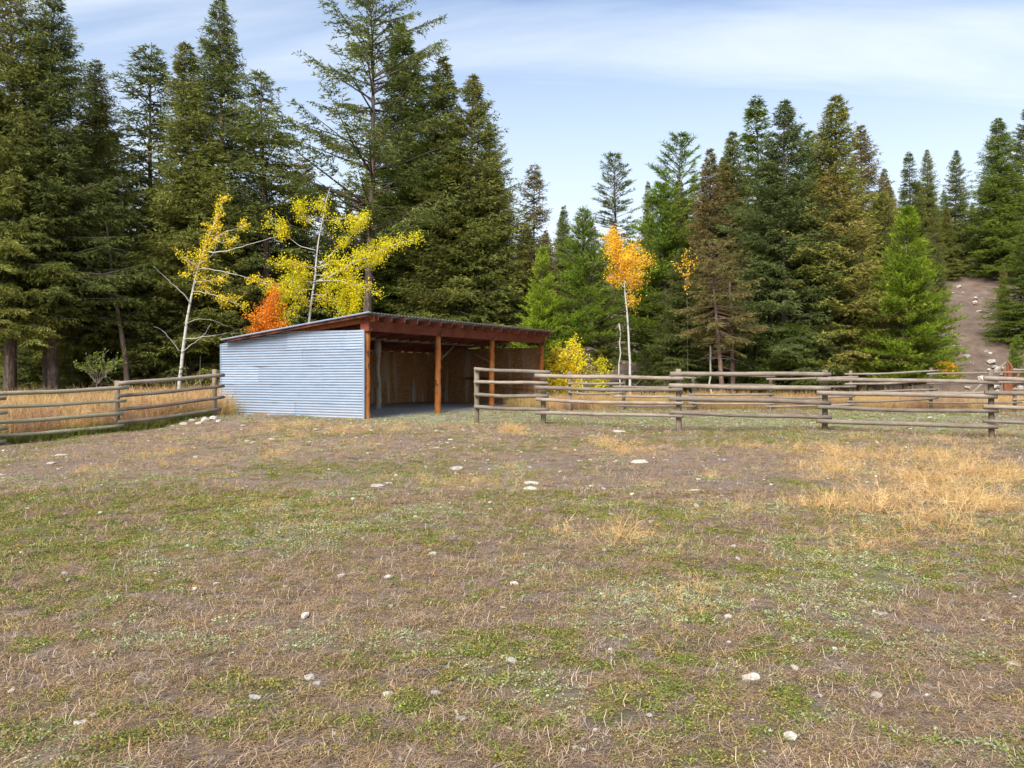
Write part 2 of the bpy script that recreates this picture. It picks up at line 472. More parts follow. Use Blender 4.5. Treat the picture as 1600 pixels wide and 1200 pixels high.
def axis(parts):
    r = []
    for a, b_, st_ in parts: r.append(np.arange(a, b_, st_))
    r.append([parts[-1][1]]); return np.unique(np.round(np.concatenate(r), 4))
gx = axis([(-260, -60, 20), (-60, -24, 3), (-24, -8, .35), (-8, 8, .09), (8, 24, .35), (24, 60, .7), (60, 260, 20)])
gy = axis([(-60, 0, 8), (0, 2, .5), (2, 9, .07), (9, 20, .14), (20, 36, .35), (36, 100, .6), (100, 420, 20)])
XX, YY = np.meshgrid(gx, gy)
ZZ = zg(XX, YY)
far = np.clip((YY - 34) / 10, 0, 1)
ZZ += far * ((fbm(XX * .9, YY * .9, 62, 3) - .5) * .5 + (fbm(XX * .3 + 4, YY * .08, 63, 3) - .5) * 1.2)
fl = fields(XX, YY)
ny, nx = XX.shape
idx = np.arange(nx * ny).reshape(ny, nx)
quads = np.stack([idx[:-1, :-1], idx[:-1, 1:], idx[1:, 1:], idx[1:, :-1]], -1).reshape(-1, 4)
hillm = np.clip(sstep(33, 38, YY) * sstep(-5, 4, XX), 0, 1)
wood_floor = np.clip(sstep(30, 35, YY) * (1 - sstep(-5, 4, XX)), 0, 1)
me = make_mesh('ground', np.stack([XX, YY, ZZ], -1).reshape(-1, 3), quads, True,
     {k: ('POINT', v.ravel()) for k, v in {**fl, 'hill': hillm, 'litter': wood_floor}.items()})
m, t, b = mat_new('paddock_earth', .97, 0, .1)
ge = N(t, 'ShaderNodeNewGeometry'); v = ge.outputs['Position']
f1 = noise(t, v, 9, 8, .72, 0, None, .3, .7); f2 = noise(t, v, 34, 6, .7, 0, None, .35, .65); f3 = noise(t, v, 2.2, 6, .65, .2, None, .38, .64)
c = mixc(t, f1, (.20, .14, .11), (.40, .31, .255))
c = mixc(t, mathn(t, 'MULTIPLY', f3, .7), c, (.30, .205, .14))
c = mixc(t, mathn(t, 'MULTIPLY', f2, .5), c, (.12, .085, .062))
f5 = noise(t, v, 110, 4, .7, 0, None, .5, .7)
c = mixc(t, mathn(t, 'MULTIPLY', f5, .6), c, (.50, .43, .35))
gr = mathn(t, 'MULTIPLY', attr(t, 'green'), .85)
c = mixc(t, gr, c, mixc(t, f1, (.10, .095, .032), (.21, .20, .075)))
c = mixc(t, mathn(t, 'MULTIPLY', attr(t, 'pale'), .6), c, mixc(t, f2, (.24, .245, .15), (.36, .35, .24)))
c = mixc(t, mathn(t, 'MULTIPLY', attr(t, 'straw'), .6), c, mixc(t, f2, (.32, .21, .11), (.48, .35, .19)))
c = mixc(t, attr(t, 'gravel'), c, mixc(t, f2, (.34, .32, .30), (.56, .54, .51)))
f4 = noise(t, v, 1.1, 6, .7, 0, None, .3, .7)
c = mixc(t, attr(t, 'hill'), c, mixc(t, f4, (.10, .072, .055), (.25, .185, .145)))
c = mixc(t, attr(t, 'litter'), c, (.14, .095, .05))
t.links.new(c, b.inputs['Base Color'])
hh = mathn(t, 'ADD', f1, mathn(t, 'MULTIPLY', f2, .5))
bump(t, b, hh, .9, .03)
g = link('ground', me, m); tag(g, kind='structure')
g['label'] = 'weedy brown and green paddock ground rising to a bare hillside'

# ------------------------------------------------------------------ scatter by points and a hidden library of small clumps (stuff only)
def lib(objs, name):
    c_ = bpy.data.collections.new(name)
    for o in objs: c_.objects.link(o)
    return c_

def scatter(name, pts, rot, scl, idx_, coll, label):
    me = bpy.data.meshes.new(name)
    me.vertices.add(len(pts)); me.vertices.foreach_set('co', np.asarray(pts, np.float32).ravel())
    a = me.attributes.new('rot', 'FLOAT_VECTOR', 'POINT'); a.data.foreach_set('vector', np.asarray(rot, np.float32).ravel())
    a = me.attributes.new('scl', 'FLOAT_VECTOR', 'POINT'); a.data.foreach_set('vector', np.asarray(scl, np.float32).ravel())
    a = me.attributes.new('pick', 'INT', 'POINT'); a.data.foreach_set('value', np.asarray(idx_, np.int32))
    o = link(name, me)
    ng = bpy.data.node_groups.new(name, 'GeometryNodeTree')
    ng.interface.new_socket('Geometry', in_out='INPUT', socket_type='NodeSocketGeometry')
    ng.interface.new_socket('Geometry', in_out='OUTPUT', socket_type='NodeSocketGeometry')
    i = ng.nodes.new('NodeGroupInput'); out = ng.nodes.new('NodeGroupOutput')
    ip = ng.nodes.new('GeometryNodeInstanceOnPoints'); ci = ng.nodes.new('GeometryNodeCollectionInfo')
    ci.inputs['Collection'].default_value = coll; ci.inputs['Separate Children'].default_value = True; ci.inputs['Reset Children'].default_value = True
    ip.inputs['Pick Instance'].default_value = True
    def na(nm, ty):
        n = ng.nodes.new('GeometryNodeInputNamedAttribute'); n.data_type = ty; n.inputs['Name'].default_value = nm
        return n.outputs[0]
    er = ng.nodes.new('FunctionNodeEulerToRotation')
    ng.links.new(na('rot', 'FLOAT_VECTOR'), er.inputs[0]); ng.links.new(er.outputs[0], ip.inputs['Rotation'])
    ng.links.new(na('scl', 'FLOAT_VECTOR'), ip.inputs['Scale']); ng.links.new(na('pick', 'INT'), ip.inputs['Instance Index'])
    ng.links.new(i.outputs[0], ip.inputs['Points']); ng.links.new(ci.outputs[0], ip.inputs['Instance'])
    ng.links.new(ip.outputs[0], out.inputs[0])
    md = o.modifiers.new('scatter', 'NODES'); md.node_group = ng
    tag(o, label, None, None, 'stuff')
    return o

def blades(base, d, ln, wd, rng, kite=False):
    """triangles (or kites) from base points along directions"""
    n = len(base)
    d = d / (np.linalg.norm(d, axis=1, keepdims=True) + 1e-9)
    s = np.cross(d, rng.normal(size=(n, 3))); s /= np.linalg.norm(s, axis=1, keepdims=True) + 1e-9
    ln = np.broadcast_to(ln, (n,))[:, None]; wd = np.broadcast_to(wd, (n,))[:, None]
    if kite:
        V = np.stack([base, base + d * ln * .5 + s * wd, base + d * ln, base + d * ln * .5 - s * wd], 1)
        return V.reshape(-1, 3), np.arange(n * 4).reshape(n, 4)
    V = np.stack([base - s * wd, base + s * wd, base + d * ln], 1)
    return V.reshape(-1, 3), np.arange(n * 3).reshape(n, 3)

def clump_low(name, rng, n, r, h, leaf, wid, mat, kite=True):
    a = rng.uniform(0, 2 * math.pi, n); q = r * np.sqrt(rng.uniform(0, 1, n))
    base = np.stack([q * np.cos(a), q * np.sin(a), h * rng.uniform(0, 1, n) * (1 - .6 * q / r)], 1)
    d = np.stack([np.cos(a) + rng.normal(0, .8, n), np.sin(a) + rng.normal(0, .8, n), rng.uniform(-.1, .9, n)], 1)
    V, Fc = blades(base, d, rng.uniform(.6, 1.2, n) * leaf, wid, rng, kite)
    me = make_mesh(name, V, Fc, False, {'tone': ('FACE', rng.uniform(0, 1, n))})
    me.materials.append(mat); return bpy.data.objects.new(name, me)

def clump_twigs(name, rng, n, r, h, wid, mat):
    """low tangle of thin bent stems"""
    V = []; Fc = []; tn = []; k = 0
    for i in range(n):
        p = np.array([rng.uniform(-r, r), rng.uniform(-r, r), rng.uniform(0, h * .4)])
        a = rng.uniform(0, 6.28); d = np.array([math.cos(a), math.sin(a), rng.uniform(-.1, .38)])
        tone = rng.uniform(0, 1)
        for s_ in range(3):
            q = p + d * r * rng.uniform(.25, .5); q[2] = max(q[2], .002)
            sd_ = np.cross(d, [0, 0, 1]); sd_ = sd_ / (np.linalg.norm(sd_) + 1e-6) * wid
            V += [p - sd_, p + sd_, q + sd_ * .7, q - sd_ * .7]; Fc.append((k, k + 1, k + 2, k + 3)); k += 4; tn.append(tone)
            p = q; d = d + rng.normal(0, .6, 3); d[2] -= .25
    me = make_mesh(name, np.array(V), np.array(Fc), False, {'tone': ('FACE', tn)})
    me.materials.append(mat); return bpy.data.objects.new(name, me)

def clump_stalks(name, rng, n, r, h, wid, mat, spread=.5, side=3, lean=0):
    """grass-like stalks bending outward, with side shoots"""
    V = []; Fc = []; tn = []; k = 0
    def stem(p, d, L, w_, tone, lvl):
        nonlocal k
        pts = [p]
        for s_ in range(4):
            p = p + d * L / 4; d = d + rng.normal(0, .16, 3) + np.array([0, 0, -.07]); d /= np.linalg.norm(d)
            pts.append(p)
        sd_ = np.cross(d, rng.normal(size=3)); sd_ /= np.linalg.norm(sd_) + 1e-6
        for s_ in range(4):
            w0 = w_ * (1 - s_ * .2); w1 = w_ * (1 - (s_ + 1) * .2) + .0004
            a_, b_ = pts[s_], pts[s_ + 1]
            V.extend([a_ - sd_ * w0, a_ + sd_ * w0, b_ + sd_ * w1, b_ - sd_ * w1]); Fc.append((k, k + 1, k + 2, k + 3)); k += 4; tn.append(tone)
        if lvl == 0:
            for _ in range(side):
                s_ = rng.integers(1, 4); dd = d + rng.normal(0, .7, 3); dd[2] = abs(dd[2]) * .8; dd /= np.linalg.norm(dd)
                stem(pts[s_], dd, L * rng.uniform(.25, .55), w_ * .7, min(1, tone + .2), 1)
    for i in range(n):
        a = rng.uniform(0, 6.28); q = r * math.sqrt(rng.uniform(0, 1))
        p = np.array([q * math.cos(a), q * math.sin(a), -.01])
        d = np.array([math.cos(a) * spread * rng.uniform(0, 1.3) + lean, math.sin(a) * spread * rng.uniform(0, 1.3), 1.]); d /= np.linalg.norm(d)
        stem(p, d, h * rng.uniform(.5, 1.1), wid, rng.uniform(0, .8), 0)
    me = make_mesh(name, np.array(V), np.array(Fc), False, {'tone': ('FACE', tn)})
    me.materials.append(mat); return bpy.data.objects.new(name, me)

def pts_in(n, y0, y1, pw, rng, margin=1.5):
    """ground points with density falling with distance"""
    u_ = rng.uniform(0, 1, n)
    e = 2 - pw
    y = (y0 ** e + u_ * (y1 ** e - y0 ** e)) ** (1 / e)
    x = rng.uniform(-1, 1, n) * (.64 * y + margin)
    return x, y

rg = np.random.default_rng(11)
low = []
for i in range(4): low.append(clump_low(f'l{i:02d}', rg, 46, .07, .022, .020, .0045, M['weed_green']))       # 0-3
for i in range(4): low.append(clump_low(f'l{i+4:02d}', rg, 44, .075, .02, .020, .004, M['weed_olive']))     # 4-7
for i in range(3): low.append(clump_low(f'l{i+8:02d}', rg, 46, .075, .022, .020, .006, M['weed_pale']))     # 8-10
for i in range(4): low.append(clump_twigs(f'l{i+11:02d}', rg, 20, .06, .022, .0013, M['weed_brown']))       # 11-14
for i in range(3): low.append(clump_twigs(f'l{i+15:02d}', rg, 20, .06, .018, .0015, M['weed_mauve']))       # 15-17
for i in range(3): low.append(clump_low(f'l{i+18:02d}', rg, 22, .05, .05, .06, .0022, M['weed_green'], False))  # 18-20 grassy
LOW = lib(low, 'small_ground_plants')
x1, y1 = pts_in(52000, 2.3, 10.5, .9, rg); x2, y2 = pts_in(46000, 10.5, 31, .9, rg)
x = np.concatenate([x1, x2]); y = np.concatenate([y1, y2])
k = ~in_shed(x, y, .0); x = x[k]; y = y[k]
fl = fields(x, y); n = len(x)
r_ = rg.uniform(0, 1, n)
wg = fl['green'] ** 1.2 * 1.3; wp = fl['pale'] * .42; wb = np.full(n, .42) + .35 * fl['straw']
tot = wg + wp + wb
pick = np.where(r_ < wg / tot, 0, np.where(r_ < (wg + wp) / tot, 1, 2))
gi = np.where(rg.uniform(0, 1, n) < .40, rg.integers(4, 8, n), np.where(rg.uniform(0, 1, n) < .8, rg.integers(0, 4, n), rg.integers(18, 21, n)))
bi = np.where(rg.uniform(0, 1, n) < .62, rg.integers(11, 15, n), np.where(rg.uniform(0, 1, n) < .7, rg.integers(15, 18, n), rg.integers(4, 8, n)))
ii = np.where(pick == 0, gi, np.where(pick == 1, rg.integers(8, 11, n), bi))
keep = rg.uniform(0, 1, n) < np.where(pick == 2, .74, 1)
dens = fbm(x * 4, y * 4, 91, 3); keep &= dens > .24
sc = rg.uniform(.45, 1.1, n) * np.clip(.72 + y / 26, .7, 1.8)
z = zg(x, y) + .004
scatter('ground_weeds', np.stack([x, y, z], 1)[keep], np.stack([rg.normal(0, .1, n), rg.normal(0, .1, n), rg.uniform(0, 6.28, n)], 1)[keep],
        np.stack([sc, sc, sc * rg.uniform(.5, 1.1, n)], 1)[keep], ii[keep], LOW, 'low creeping green weeds and dead brown stems covering the paddock')

st = []
for i in range(5): st.append(clump_stalks(f's{i:02d}', rg, 7, .04, .20, .0016, M['straw'], 1.0, 4))
for i in range(3): st.append(clump_stalks(f's{i+5:02d}', rg, 3, .02, .26, .0016, M['straw'], .6, 2))
for i in range(2): st.append(clump_stalks(f's{i+8:02d}', rg, 6, .04, .15, .0018, M['rust_grass'], 1.2, 4))
STR = lib(st, 'dry_stalk_clumps')
x, y = pts_in(80000, 2.6, 22, .5, rg)
fl = fields(x, y); cl_ = fbm(x * 1.7, y * 1.1, 123, 3); pr = fl['straw'] * .8 * sstep(.42, .66, cl_) + fl['straw'] * .12 + .06 * sstep(.45, .6, cl_) + .015
k = (rg.uniform(0, 1, len(x)) < pr * np.clip(.08 + y / 20, 0, 1)) & ~in_shed(x, y, .1)
x, y = x[k], y[k]; n = len(x)
sw = fields(x, y)['straw']
sc = rg.uniform(.5, 1.15, n) * (.55 + .75 * sw)
ii = np.where(rg.uniform(0, 1, n) < .75, rg.integers(0, 5, n), rg.integers(5, 10, n))
wd = np.clip(y / 9, 1, 2.2)
scatter('dry_stalks', np.stack([x, y, zg(x, y)], 1), np.stack([rg.normal(0, .3, n), rg.normal(0, .3, n), rg.uniform(0, 6.28, n)], 1),
        np.stack([sc * wd ** .3, sc * wd ** .3, sc], 1), ii, STR, 'dry straw-coloured weed stalks standing over the paddock')

# tall dry grass beyond the fences
tg = []
for i in range(4): tg.append(clump_stalks(f't{i:02d}', rg, 22, .16, .85, .0045, M['straw'], .22, 1))
for i in range(3): tg.append(clump_stalks(f't{i+4:02d}', rg, 20, .16, .75, .0045, M['rust_grass'], .28, 2))
for i in range(3): tg.append(clump_stalks(f't{i+7:02d}', rg, 20, .16, .6, .005, M['gold_grass'], .3, 1))
for i in range(2): tg.append(clump_stalks(f't{i+10:02d}', rg, 30, .14, .28, .005, M['weed_green'], .5, 0))
TG = lib(tg, 'tall_grass_clumps')
def line_y(x, pts):
    pts = np.array(pts); return np.interp(x, pts[:, 0], pts[:, 1])
LF = [(-60, 0), (-14.5, 15.5), (-11.6, 18.7), (-9.97, 21.0), (-8.45, 23.6), (-8.3, 26.5)]
x = rg.uniform(-21, -7.6, 9000); y = rg.uniform(17, 35, 9000)
k = (y > line_y(x, LF) + .25) & ~in_shed(x, y, .2) & (x > -.66 * y - 1.5)
x, y = x[k], y[k]
xb = rg.uniform(-7.8, 22, 9000); yb = rg.uniform(27.6, 32, 9000)
k = ~in_shed(xb, yb, .25) & (rg.uniform(0, 1, 9000) < np.clip(1.1 - (yb - 27.6) / 6, .25, 1) * (.35 + fbm(xb * .6, yb * .6, 5, 2))) & ((yb > 29) | (xb > 1.5) )
xb, yb = xb[k], yb[k]
xc = rg.uniform(-22, -4, 2500); yc = rg.uniform(34, 42, 2500)
xg = np.linspace(-12.4, -8.5, 260) + rg.normal(0, .12, 260); yg_ = line_y(xg, LF) + rg.normal(-.05, .12, 260)
X_ = np.concatenate([x, xb, xc, xg]); Y_ = np.concatenate([y, yb, yc, yg_]); n = len(X_)
tint = fbm(X_ * .5, Y_ * .5, 71, 3)
ii = np.where(tint > .55, rg.integers(4, 7, n), np.where(tint < .42, rg.integers(7, 10, n), rg.integers(0, 4, n)))
ii = np.where(rg.uniform(0, 1, n) < .3, rg.integers(0, 10, n), ii); ii[-260:] = rg.integers(10, 12, 260)
sc = rg.uniform(.7, 1.15, n); sc[len(x):len(x) + len(xb)] *= .62
scatter('tall_dry_grass', np.stack([X_, Y_, zg(X_, Y_)], 1), np.stack([rg.normal(0, .1, n), rg.normal(0, .1, n), rg.uniform(0, 6.28, n)], 1),
        np.stack([sc, sc, sc], 1), ii, TG, 'tall dry golden grass growing beyond the pole fences')

# pebbles
def rock_mesh(name, seed, flat=.45, sub=2):
    import bmesh
    r = np.random.default_rng(seed)
    bm = bmesh.new(); bmesh.ops.create_icosphere(bm, subdivisions=sub, radius=1)
    cuts = []
    for _ in range(9):
        nrm = r.normal(size=3); nrm /= np.linalg.norm(nrm); cuts.append((nrm, r.uniform(.55, .85)))
    for v_ in bm.verts:
        p = np.array(v_.co)
        for nrm, dd in cuts:
            q = p @ nrm
            if q > dd: p = p - nrm * (q - dd)
        p = p * (1 + r.normal(0, .025))
        p[2] *= flat; p[1] *= .75
        v_.co = p
    me = bpy.data.meshes.new(name); bm.to_mesh(me); bm.free()
    return me
pb = []
for i in range(6):
    me = rock_mesh(f'p{i:02d}', 500 + i, .5, 1); me.materials.append(M['stone'] if i < 5 else M['stone_grey'])
    pb.append(bpy.data.objects.new(f'p{i:02d}', me))
PB = lib(pb, 'small_pebbles')
x, y = pts_in(4600, 2.4, 27, .9, rg)
n = len(x); sc = (rg.pareto(3.0, n) + .5) * .010 * np.clip(.7 + y / 16, 0, 2)
sc = np.clip(sc * 1.1, 0, .045)
scatter('pebbles', np.stack([x, y, zg(x, y) + sc * .3], 1), np.stack([rg.normal(0, .15, n), rg.normal(0, .15, n), rg.uniform(0, 6.28, n)], 1),
        np.stack([sc, sc, sc], 1), rg.integers(0, 6, n), PB, 'small pale pebbles strewn over the paddock')
# rubble on the bare hillside
x = rg.uniform(2, 40, 5000); y = rg.uniform(33, 75, 5000); n = 5000; sc = (rg.pareto(2.0, n) + .3) * .05; sc = np.clip(sc, 0, .3)
scatter('hillside_rubble', np.stack([x, y, zg(x, y)], 1), np.stack([rg.normal(0, .2, n), rg.normal(0, .2, n), rg.uniform(0, 6.28, n)], 1),
        np.stack([sc, sc, sc], 1), rg.integers(0, 6, n), PB, 'loose rubble scattered on the bare hillside')

# ------------------------------------------------------------------ stones that can be told apart
def stone(px, py, wpx, hpx, label, grey=False, group='pale flat stones lying in the paddock', sink=.35):
    p = G(px, py + hpx * .3); d = p[1]
    L = wpx / F * d / 2
    top = hpx / F * d
    me = rock_mesh('stone', random.randrange(10 ** 6), 1.0, 2)
    me.materials.append(M['stone_grey'] if grey else M['stone'])
    o = link('stone', me)
    o.location = (p[0], p[1], p[2] + .25 * max(top * .6, L * .2))
    hz_ = max(top * .6, L * .2)
    L *= 1.1
    o.scale = (L, L * random.uniform(.7, .95) / .75, hz_)
    o.rotation_euler = (random.uniform(-.08, .08), random.uniform(-.08, .08), random.uniform(-.5, .5))
    tag(o, label, 'stone', group)
named = [
 (713, 731, 22, 7, 'round flat white stone alone on bare brown weeds below the shed opening'),
 (832, 763, 28, 9, 'larger of two white stones lying together below the fence end'),
 (829, 754, 30, 4, 'thin white stone slab just behind a larger white stone'),
 (589, 758, 24, 7, 'elongated white stone beside green weeds left of mid field'),
 (607, 755, 14, 4, 'small white sliver touching the right end of an elongated white stone'),
 (1172, 1056, 30, 18, 'big wedge-shaped pale stone near a straw tumble of dead weed'),
 (799, 1031, 20, 11, 'pinkish blocky stone standing out in the middle foreground'),
 (497, 1067, 18, 8, 'cream stone lying lower right of a grey one in the near field'),
 (483, 1056, 20, 12, 'grey stone tilted beside a cream stone in the near field'),
 (606, 1083, 18, 8, 'pale pink stone below a dry orange weed tuft'),
 (1582, 1036, 28, 7, 'flat white stone at the right edge of the foreground'),
 (1493, 1032, 20, 5, 'thin buff stone half hidden in mauve soil at lower right'),
 (1378, 958, 20, 5, 'flat pale stone among green weeds right of centre'),
 (1000, 721, 30, 4, 'flat white slab nearest to the middle of the pole fence'),
 (965, 674, 24, 6, 'white stone pair lying just before the second fence bay'),
 (452, 986, 9, 7, 'single rounded cream pebble-like stone left of centre'),
 (338, 911, 14, 5, 'bright small stone left of centre in purple-brown weeds'),
 (234, 906, 16, 5, 'bright white stone beside green tufts at the left'),
 (95, 711, 20, 5, 'long white stone near the left pole fence'),
 (81, 723, 16, 4, 'thin white stone just below a longer one near the left fence'),
 (1086, 766, 22, 4, 'small white slab in dry brown weeds right of centre'),
 (126, 1128, 26, 9, 'pale stone lying at the lower left corner of the field'),
 (398, 1088, 24, 7, 'bluish grey flat stone in the near left field'),
 (1512, 557, 14, 8, 'grey boulder lying on the bare hillside'),
]
for q in named:
    if q[1] < 600:
        me = rock_mesh('stone', 77, .7, 2); me.materials.append(M['stone_grey']); o = link('boulder', me)
        # on the hillside: march along the ray until it meets the slope
        for d in np.arange(34, 90, .1):
            p = P(q[0], q[1], d)
            if p[2] <= zg1(p[0], p[1]): break
        o.location = p; L = q[2] / F * d / 2; o.scale = (L, L, L); tag(o, q[4], 'boulder')
    else:
        stone(*q, grey=('grey' in q[4]))
pile = [(347 - 26, 655, 16, 10), (310, 659, 12, 6), (334, 653, 16, 9), (300, 657, 14, 5), (287, 662, 14, 6), (276, 656, 12, 5), (270, 661, 8, 4), (242, 667, 9, 5), (343, 657, 10, 6), (262, 664, 8, 4)]
for i, (a, b_, c_, d_) in enumerate(pile):
    stone(a, b_, c_, d_, 'pale stone in the heap between the left fence and the metal wall' if i else 'biggest pale rock of the heap beside the metal wall', i % 4 == 3, 'stones heaped by the shed corner')
rs = random.Random(5)
cnt = 0
for (x0, x1_, y0, y1_, nn, zl, zgp) in [
        (355, 560, 664, 700, 22, 'small whitish stone on the worn ground below the metal side wall', 'stones below the metal wall'),
        (565, 735, 662, 700, 16, 'small whitish stone on the ground in front of the shed opening', 'stones before the shed opening'),
        (740, 1055, 668, 720, 16, 'small pale stone near the first bays of the pole fence', 'stones near the first fence bays'),
        (900, 1250, 648, 668, 14, 'little white stone on the pale grass between the two fences, middle bays', 'stones between the fences, middle'),
        (1250, 1590, 646, 672, 16, 'little white stone on the pale grass between the two fences, right bays', 'stones between the fences, right'),
        (1060, 1590, 684, 725, 18, 'pale stone in the dry straw just before the right half of the fence', 'stones before the right half of the fence'),
        (150, 650, 705, 800, 8, 'small whitish stone in the left part of the middle field', 'stones in the left middle field'),
        (650, 1150, 705, 800, 11, 'small whitish stone in the centre of the middle field', 'stones in the centre of the field'),
        (1150, 1580, 728, 830, 6, 'pale stone among straw tufts at the right of the field', 'stones among the straw tufts'),
        (20, 800, 810, 980, 9, 'small stone among weeds in the left half, nearer the viewer than the green band', 'stones in the nearer left half'),
        (800, 1580, 830, 980, 8, 'small stone among weeds in the right half, nearer than the straw patches', 'stones in the nearer right half'),
        (20, 800, 985, 1125, 8, 'small stone in the foreground weeds, left half', 'foreground stones, left half'),
        (800, 1580, 985, 1125, 8, 'small stone in the foreground weeds, right half', 'foreground stones, right half')]:
    for _ in range(nn):
        a, b_ = rs.uniform(x0, x1_), rs.uniform(y0, y1_)
        wpx = 4 + 8 * rs.random() ** 2 * (1 + .3 * (b_ > 900))
        stone(a, b_, wpx, wpx * rs.uniform(.22, .4), zl, rs.random() < .07, zgp)

# ------------------------------------------------------------------ pole fences
def pole(a, b_, r, rng, bend=.02, n=9, r_end=.9):
    a = np.asarray(a, float); b_ = np.asarray(b_, float)
    t_ = np.linspace(0, 1, 12)
    pts = a + np.outer(t_, b_ - a)
    bx, bz = rng.normal(0, bend, 2)
    ph = rng.uniform(0, 3)
    pts[:, 2] += bz * np.sin(math.pi * t_) + .006 * np.sin(t_ * 9 + ph) - .012 * np.sin(math.pi * t_)
    pts[:, 1] += bx * np.sin(math.pi * t_) * .6
    rad = r * (1 - (1 - r_end) * t_) * (1 + rng.normal(0, .025, 12))
    mb = MB(); mb.tube(pts, rad, n, .02, rng)
    return mb
def fence(label, posts, rails, group, rail_r=.047, post_w=.065, mats=('rail', 'fpost'), base=None):
    """posts: (px, top_py, base_py|None, d, lean); rails: list of (px0,py0,d0,px1,py1,d1,material)"""
    rng = np.random.default_rng(abs(hash(label)) % 1000 if False else len(label))
    p0 = posts[len(posts) // 2]
    gp = P(p0[0], p0[1], p0[2]); gp[2] = zg1(gp[0], gp[1])
    root = empty('pole_fence', gp); tag(root, label, 'fence', group)
    for (px, tp, d) in posts:
        q = P(px, tp, d); zb = zg1(q[0], q[1]) - .12
        mb = MB()
        top = q.copy(); bot = np.array([q[0] + rng.normal(0, .012), q[1], zb])
        tt = np.linspace(0, 1, 5)
        mb.tube(bot + np.outer(tt, top - bot), post_w * (1 + rng.normal(0, .03, 5)), 9, .05, rng)
        mb.build('post', M[mats[1]], root, gp)
    for (xa, ya, da, xb, yb, db, *mm) in rails:
        r = rail_r * rng.uniform(.88, 1.15)
        mb = pole(P(xa, ya, da), P(xb, yb, db), r, rng, r_end=rng.uniform(.85, 1.05))
        mb.build('rail', M[mm[0] if mm else mats[0]], root, gp)
    return root

off = -.115     # rails are spiked to the camera side of the posts
def secs(rows, da, db, extra=0, mat=None):
    return [(xa, ya, da + off + extra, xb, yb, db + off + extra) + ((mat,) if mat else ()) for (xa, ya, xb, yb) in rows]
FP = [(745, 575, 20.9), (849, 580, 20.6), (1060, 576.5, 19.3), (1289, 578, 19.3), (1548, 580, 18.7), (1850, 584, 17.6)]
R = []
R += secs([(741, 576.6, 860, 581), (741, 597, 857, 598.5), (741, 616.5, 857, 618.5), (741, 635.5, 858, 640)], 20.9, 20.55)
R += secs([(836, 587, 1068, 591), (836, 605.5, 1067, 608.8), (838, 624, 1068, 630), (837, 645, 1067, 650.5)], 20.6, 19.25, -.03)
R += secs([(1047, 584.7, 1298, 584.7), (1045, 602.6, 1297, 606.5), (1045, 623, 1298, 629.5), (1046, 644.5, 1299, 652)], 19.3, 19.3)
R += secs([(1276, 593, 1559, 598), (1276, 613.5, 1558, 619), (1277, 635.5, 1560, 642), (1276, 657.5, 1559, 666.5)], 19.3, 18.7, -.03)
R += secs([(1537, 591, 1860, 595), (1538, 613.5, 1860, 618), (1536, 635.5, 1860, 642), (1536, 658, 1862, 668)], 18.7, 17.6)
fence('weathered four-rail pole fence crossing the paddock from the shed opening to the right edge', FP, R, 'pole fences of the corral')

LP = [(183, 594.5, 21.0), (335, 577, 23.4), (-14, 606, 18.5)]
R = []
R += secs([(184, 599.3, 350, 586), (184, 619, 350, 603), (184, 640.6, 350, 620), (184, 659.5, 345, 638.5)], 21.0, 23.55, .0)
R += secs([(-18, 616, 200, 605.5), (-20, 637, 197, 626), (-20, 661, 193, 645.5), (-20, 681.5, 193, 664.5)], 18.5, 21.1, .0, 'rail_green')
R += secs([(-300, 645, 9, 622), (-300, 670, 11, 644), (-300, 695, 11, 668), (-300, 722, 9, 689)], 15.6, 18.6, .05, 'rail_green')
LP += [(-300, 630, 15.6)]
fence('greenish pole fence running in front of the tall dry grass to the metal wall', LP, R, 'pole fences of the corral')

BP = [(890, 580, 27.5), (1083, 583, 27.5), (1204, 585, 27.5), (1329, 579, 27.0), (1455, 574.5, 26.8), (1586, 575, 26.5), (975, 588, 27.5), (1720, 574, 26.3)]
R = []
R += secs([(886, 586, 976, 586), (887, 599.5, 975, 599.5), (887, 613, 973, 613)], 27.5, 27.5)
R += secs([(958, 589, 1088, 591), (958, 604, 1088, 605), (959, 619.5, 1088, 620), (959, 634, 1088, 634.5)], 27.5, 27.5, -.05)
R += secs([(1076, 584, 1211, 588), (1076, 601, 1211, 601.5), (1075, 617, 1210, 616.5), (1076, 630, 1210, 631)], 27.5, 27.5)
R += secs([(1197, 592.5, 1341, 588.5), (1197, 606, 1338, 603.5), (1196, 621.5, 1336, 619), (1195, 635, 1335, 631.5)], 27.5, 27, -.05)
R += secs([(1320, 584.8, 1467, 578.8), (1320, 600, 1464, 594), (1322, 613.5, 1465, 608), (1321, 627.5, 1466, 621.5)], 27, 26.8)
R += secs([(1448, 584.5, 1600, 582), (1448, 599, 1600, 597.5), (1445, 613.5, 1600, 612), (1447, 629, 1597, 628.5)], 26.8, 26.5, -.05)
R += secs([(1582, 578, 1730, 577), (1583, 608, 1730, 606), (1582, 624.5, 1730, 623)], 26.5, 26.3)
fence('thinner far pole fence of uneven rails in front of the forest edge', BP, R, 'pole fences of the corral', .034, .055)

# ------------------------------------------------------------------ the shed
shed = empty('livestock_shed', (SHED_N[0], SHED_N[1], .295))
tag(shed, 'open-front shed with blue-grey corrugated metal side wall and red-brown timber frame', 'shed')
SO = np.array([SHED_N[0], SHED_N[1], .295])
def W(t_, s_, z):
    return np.array([SHED_N[0] + SU[0] * t_ + SV[0] * s_, SHED_N[1] + SU[1] * t_ + SV[1] * s_, z])
U3 = np.array([SU[0], SU[1], 0]); V3 = np.array([SV[0], SV[1], 0]); Z3 = np.array([0, 0, 1.])
rsh = np.random.default_rng(4)
LEN, DEP = 10.25, 5.74
def roof_z(s_): return 3.235 - .104 * (s_ + .45)
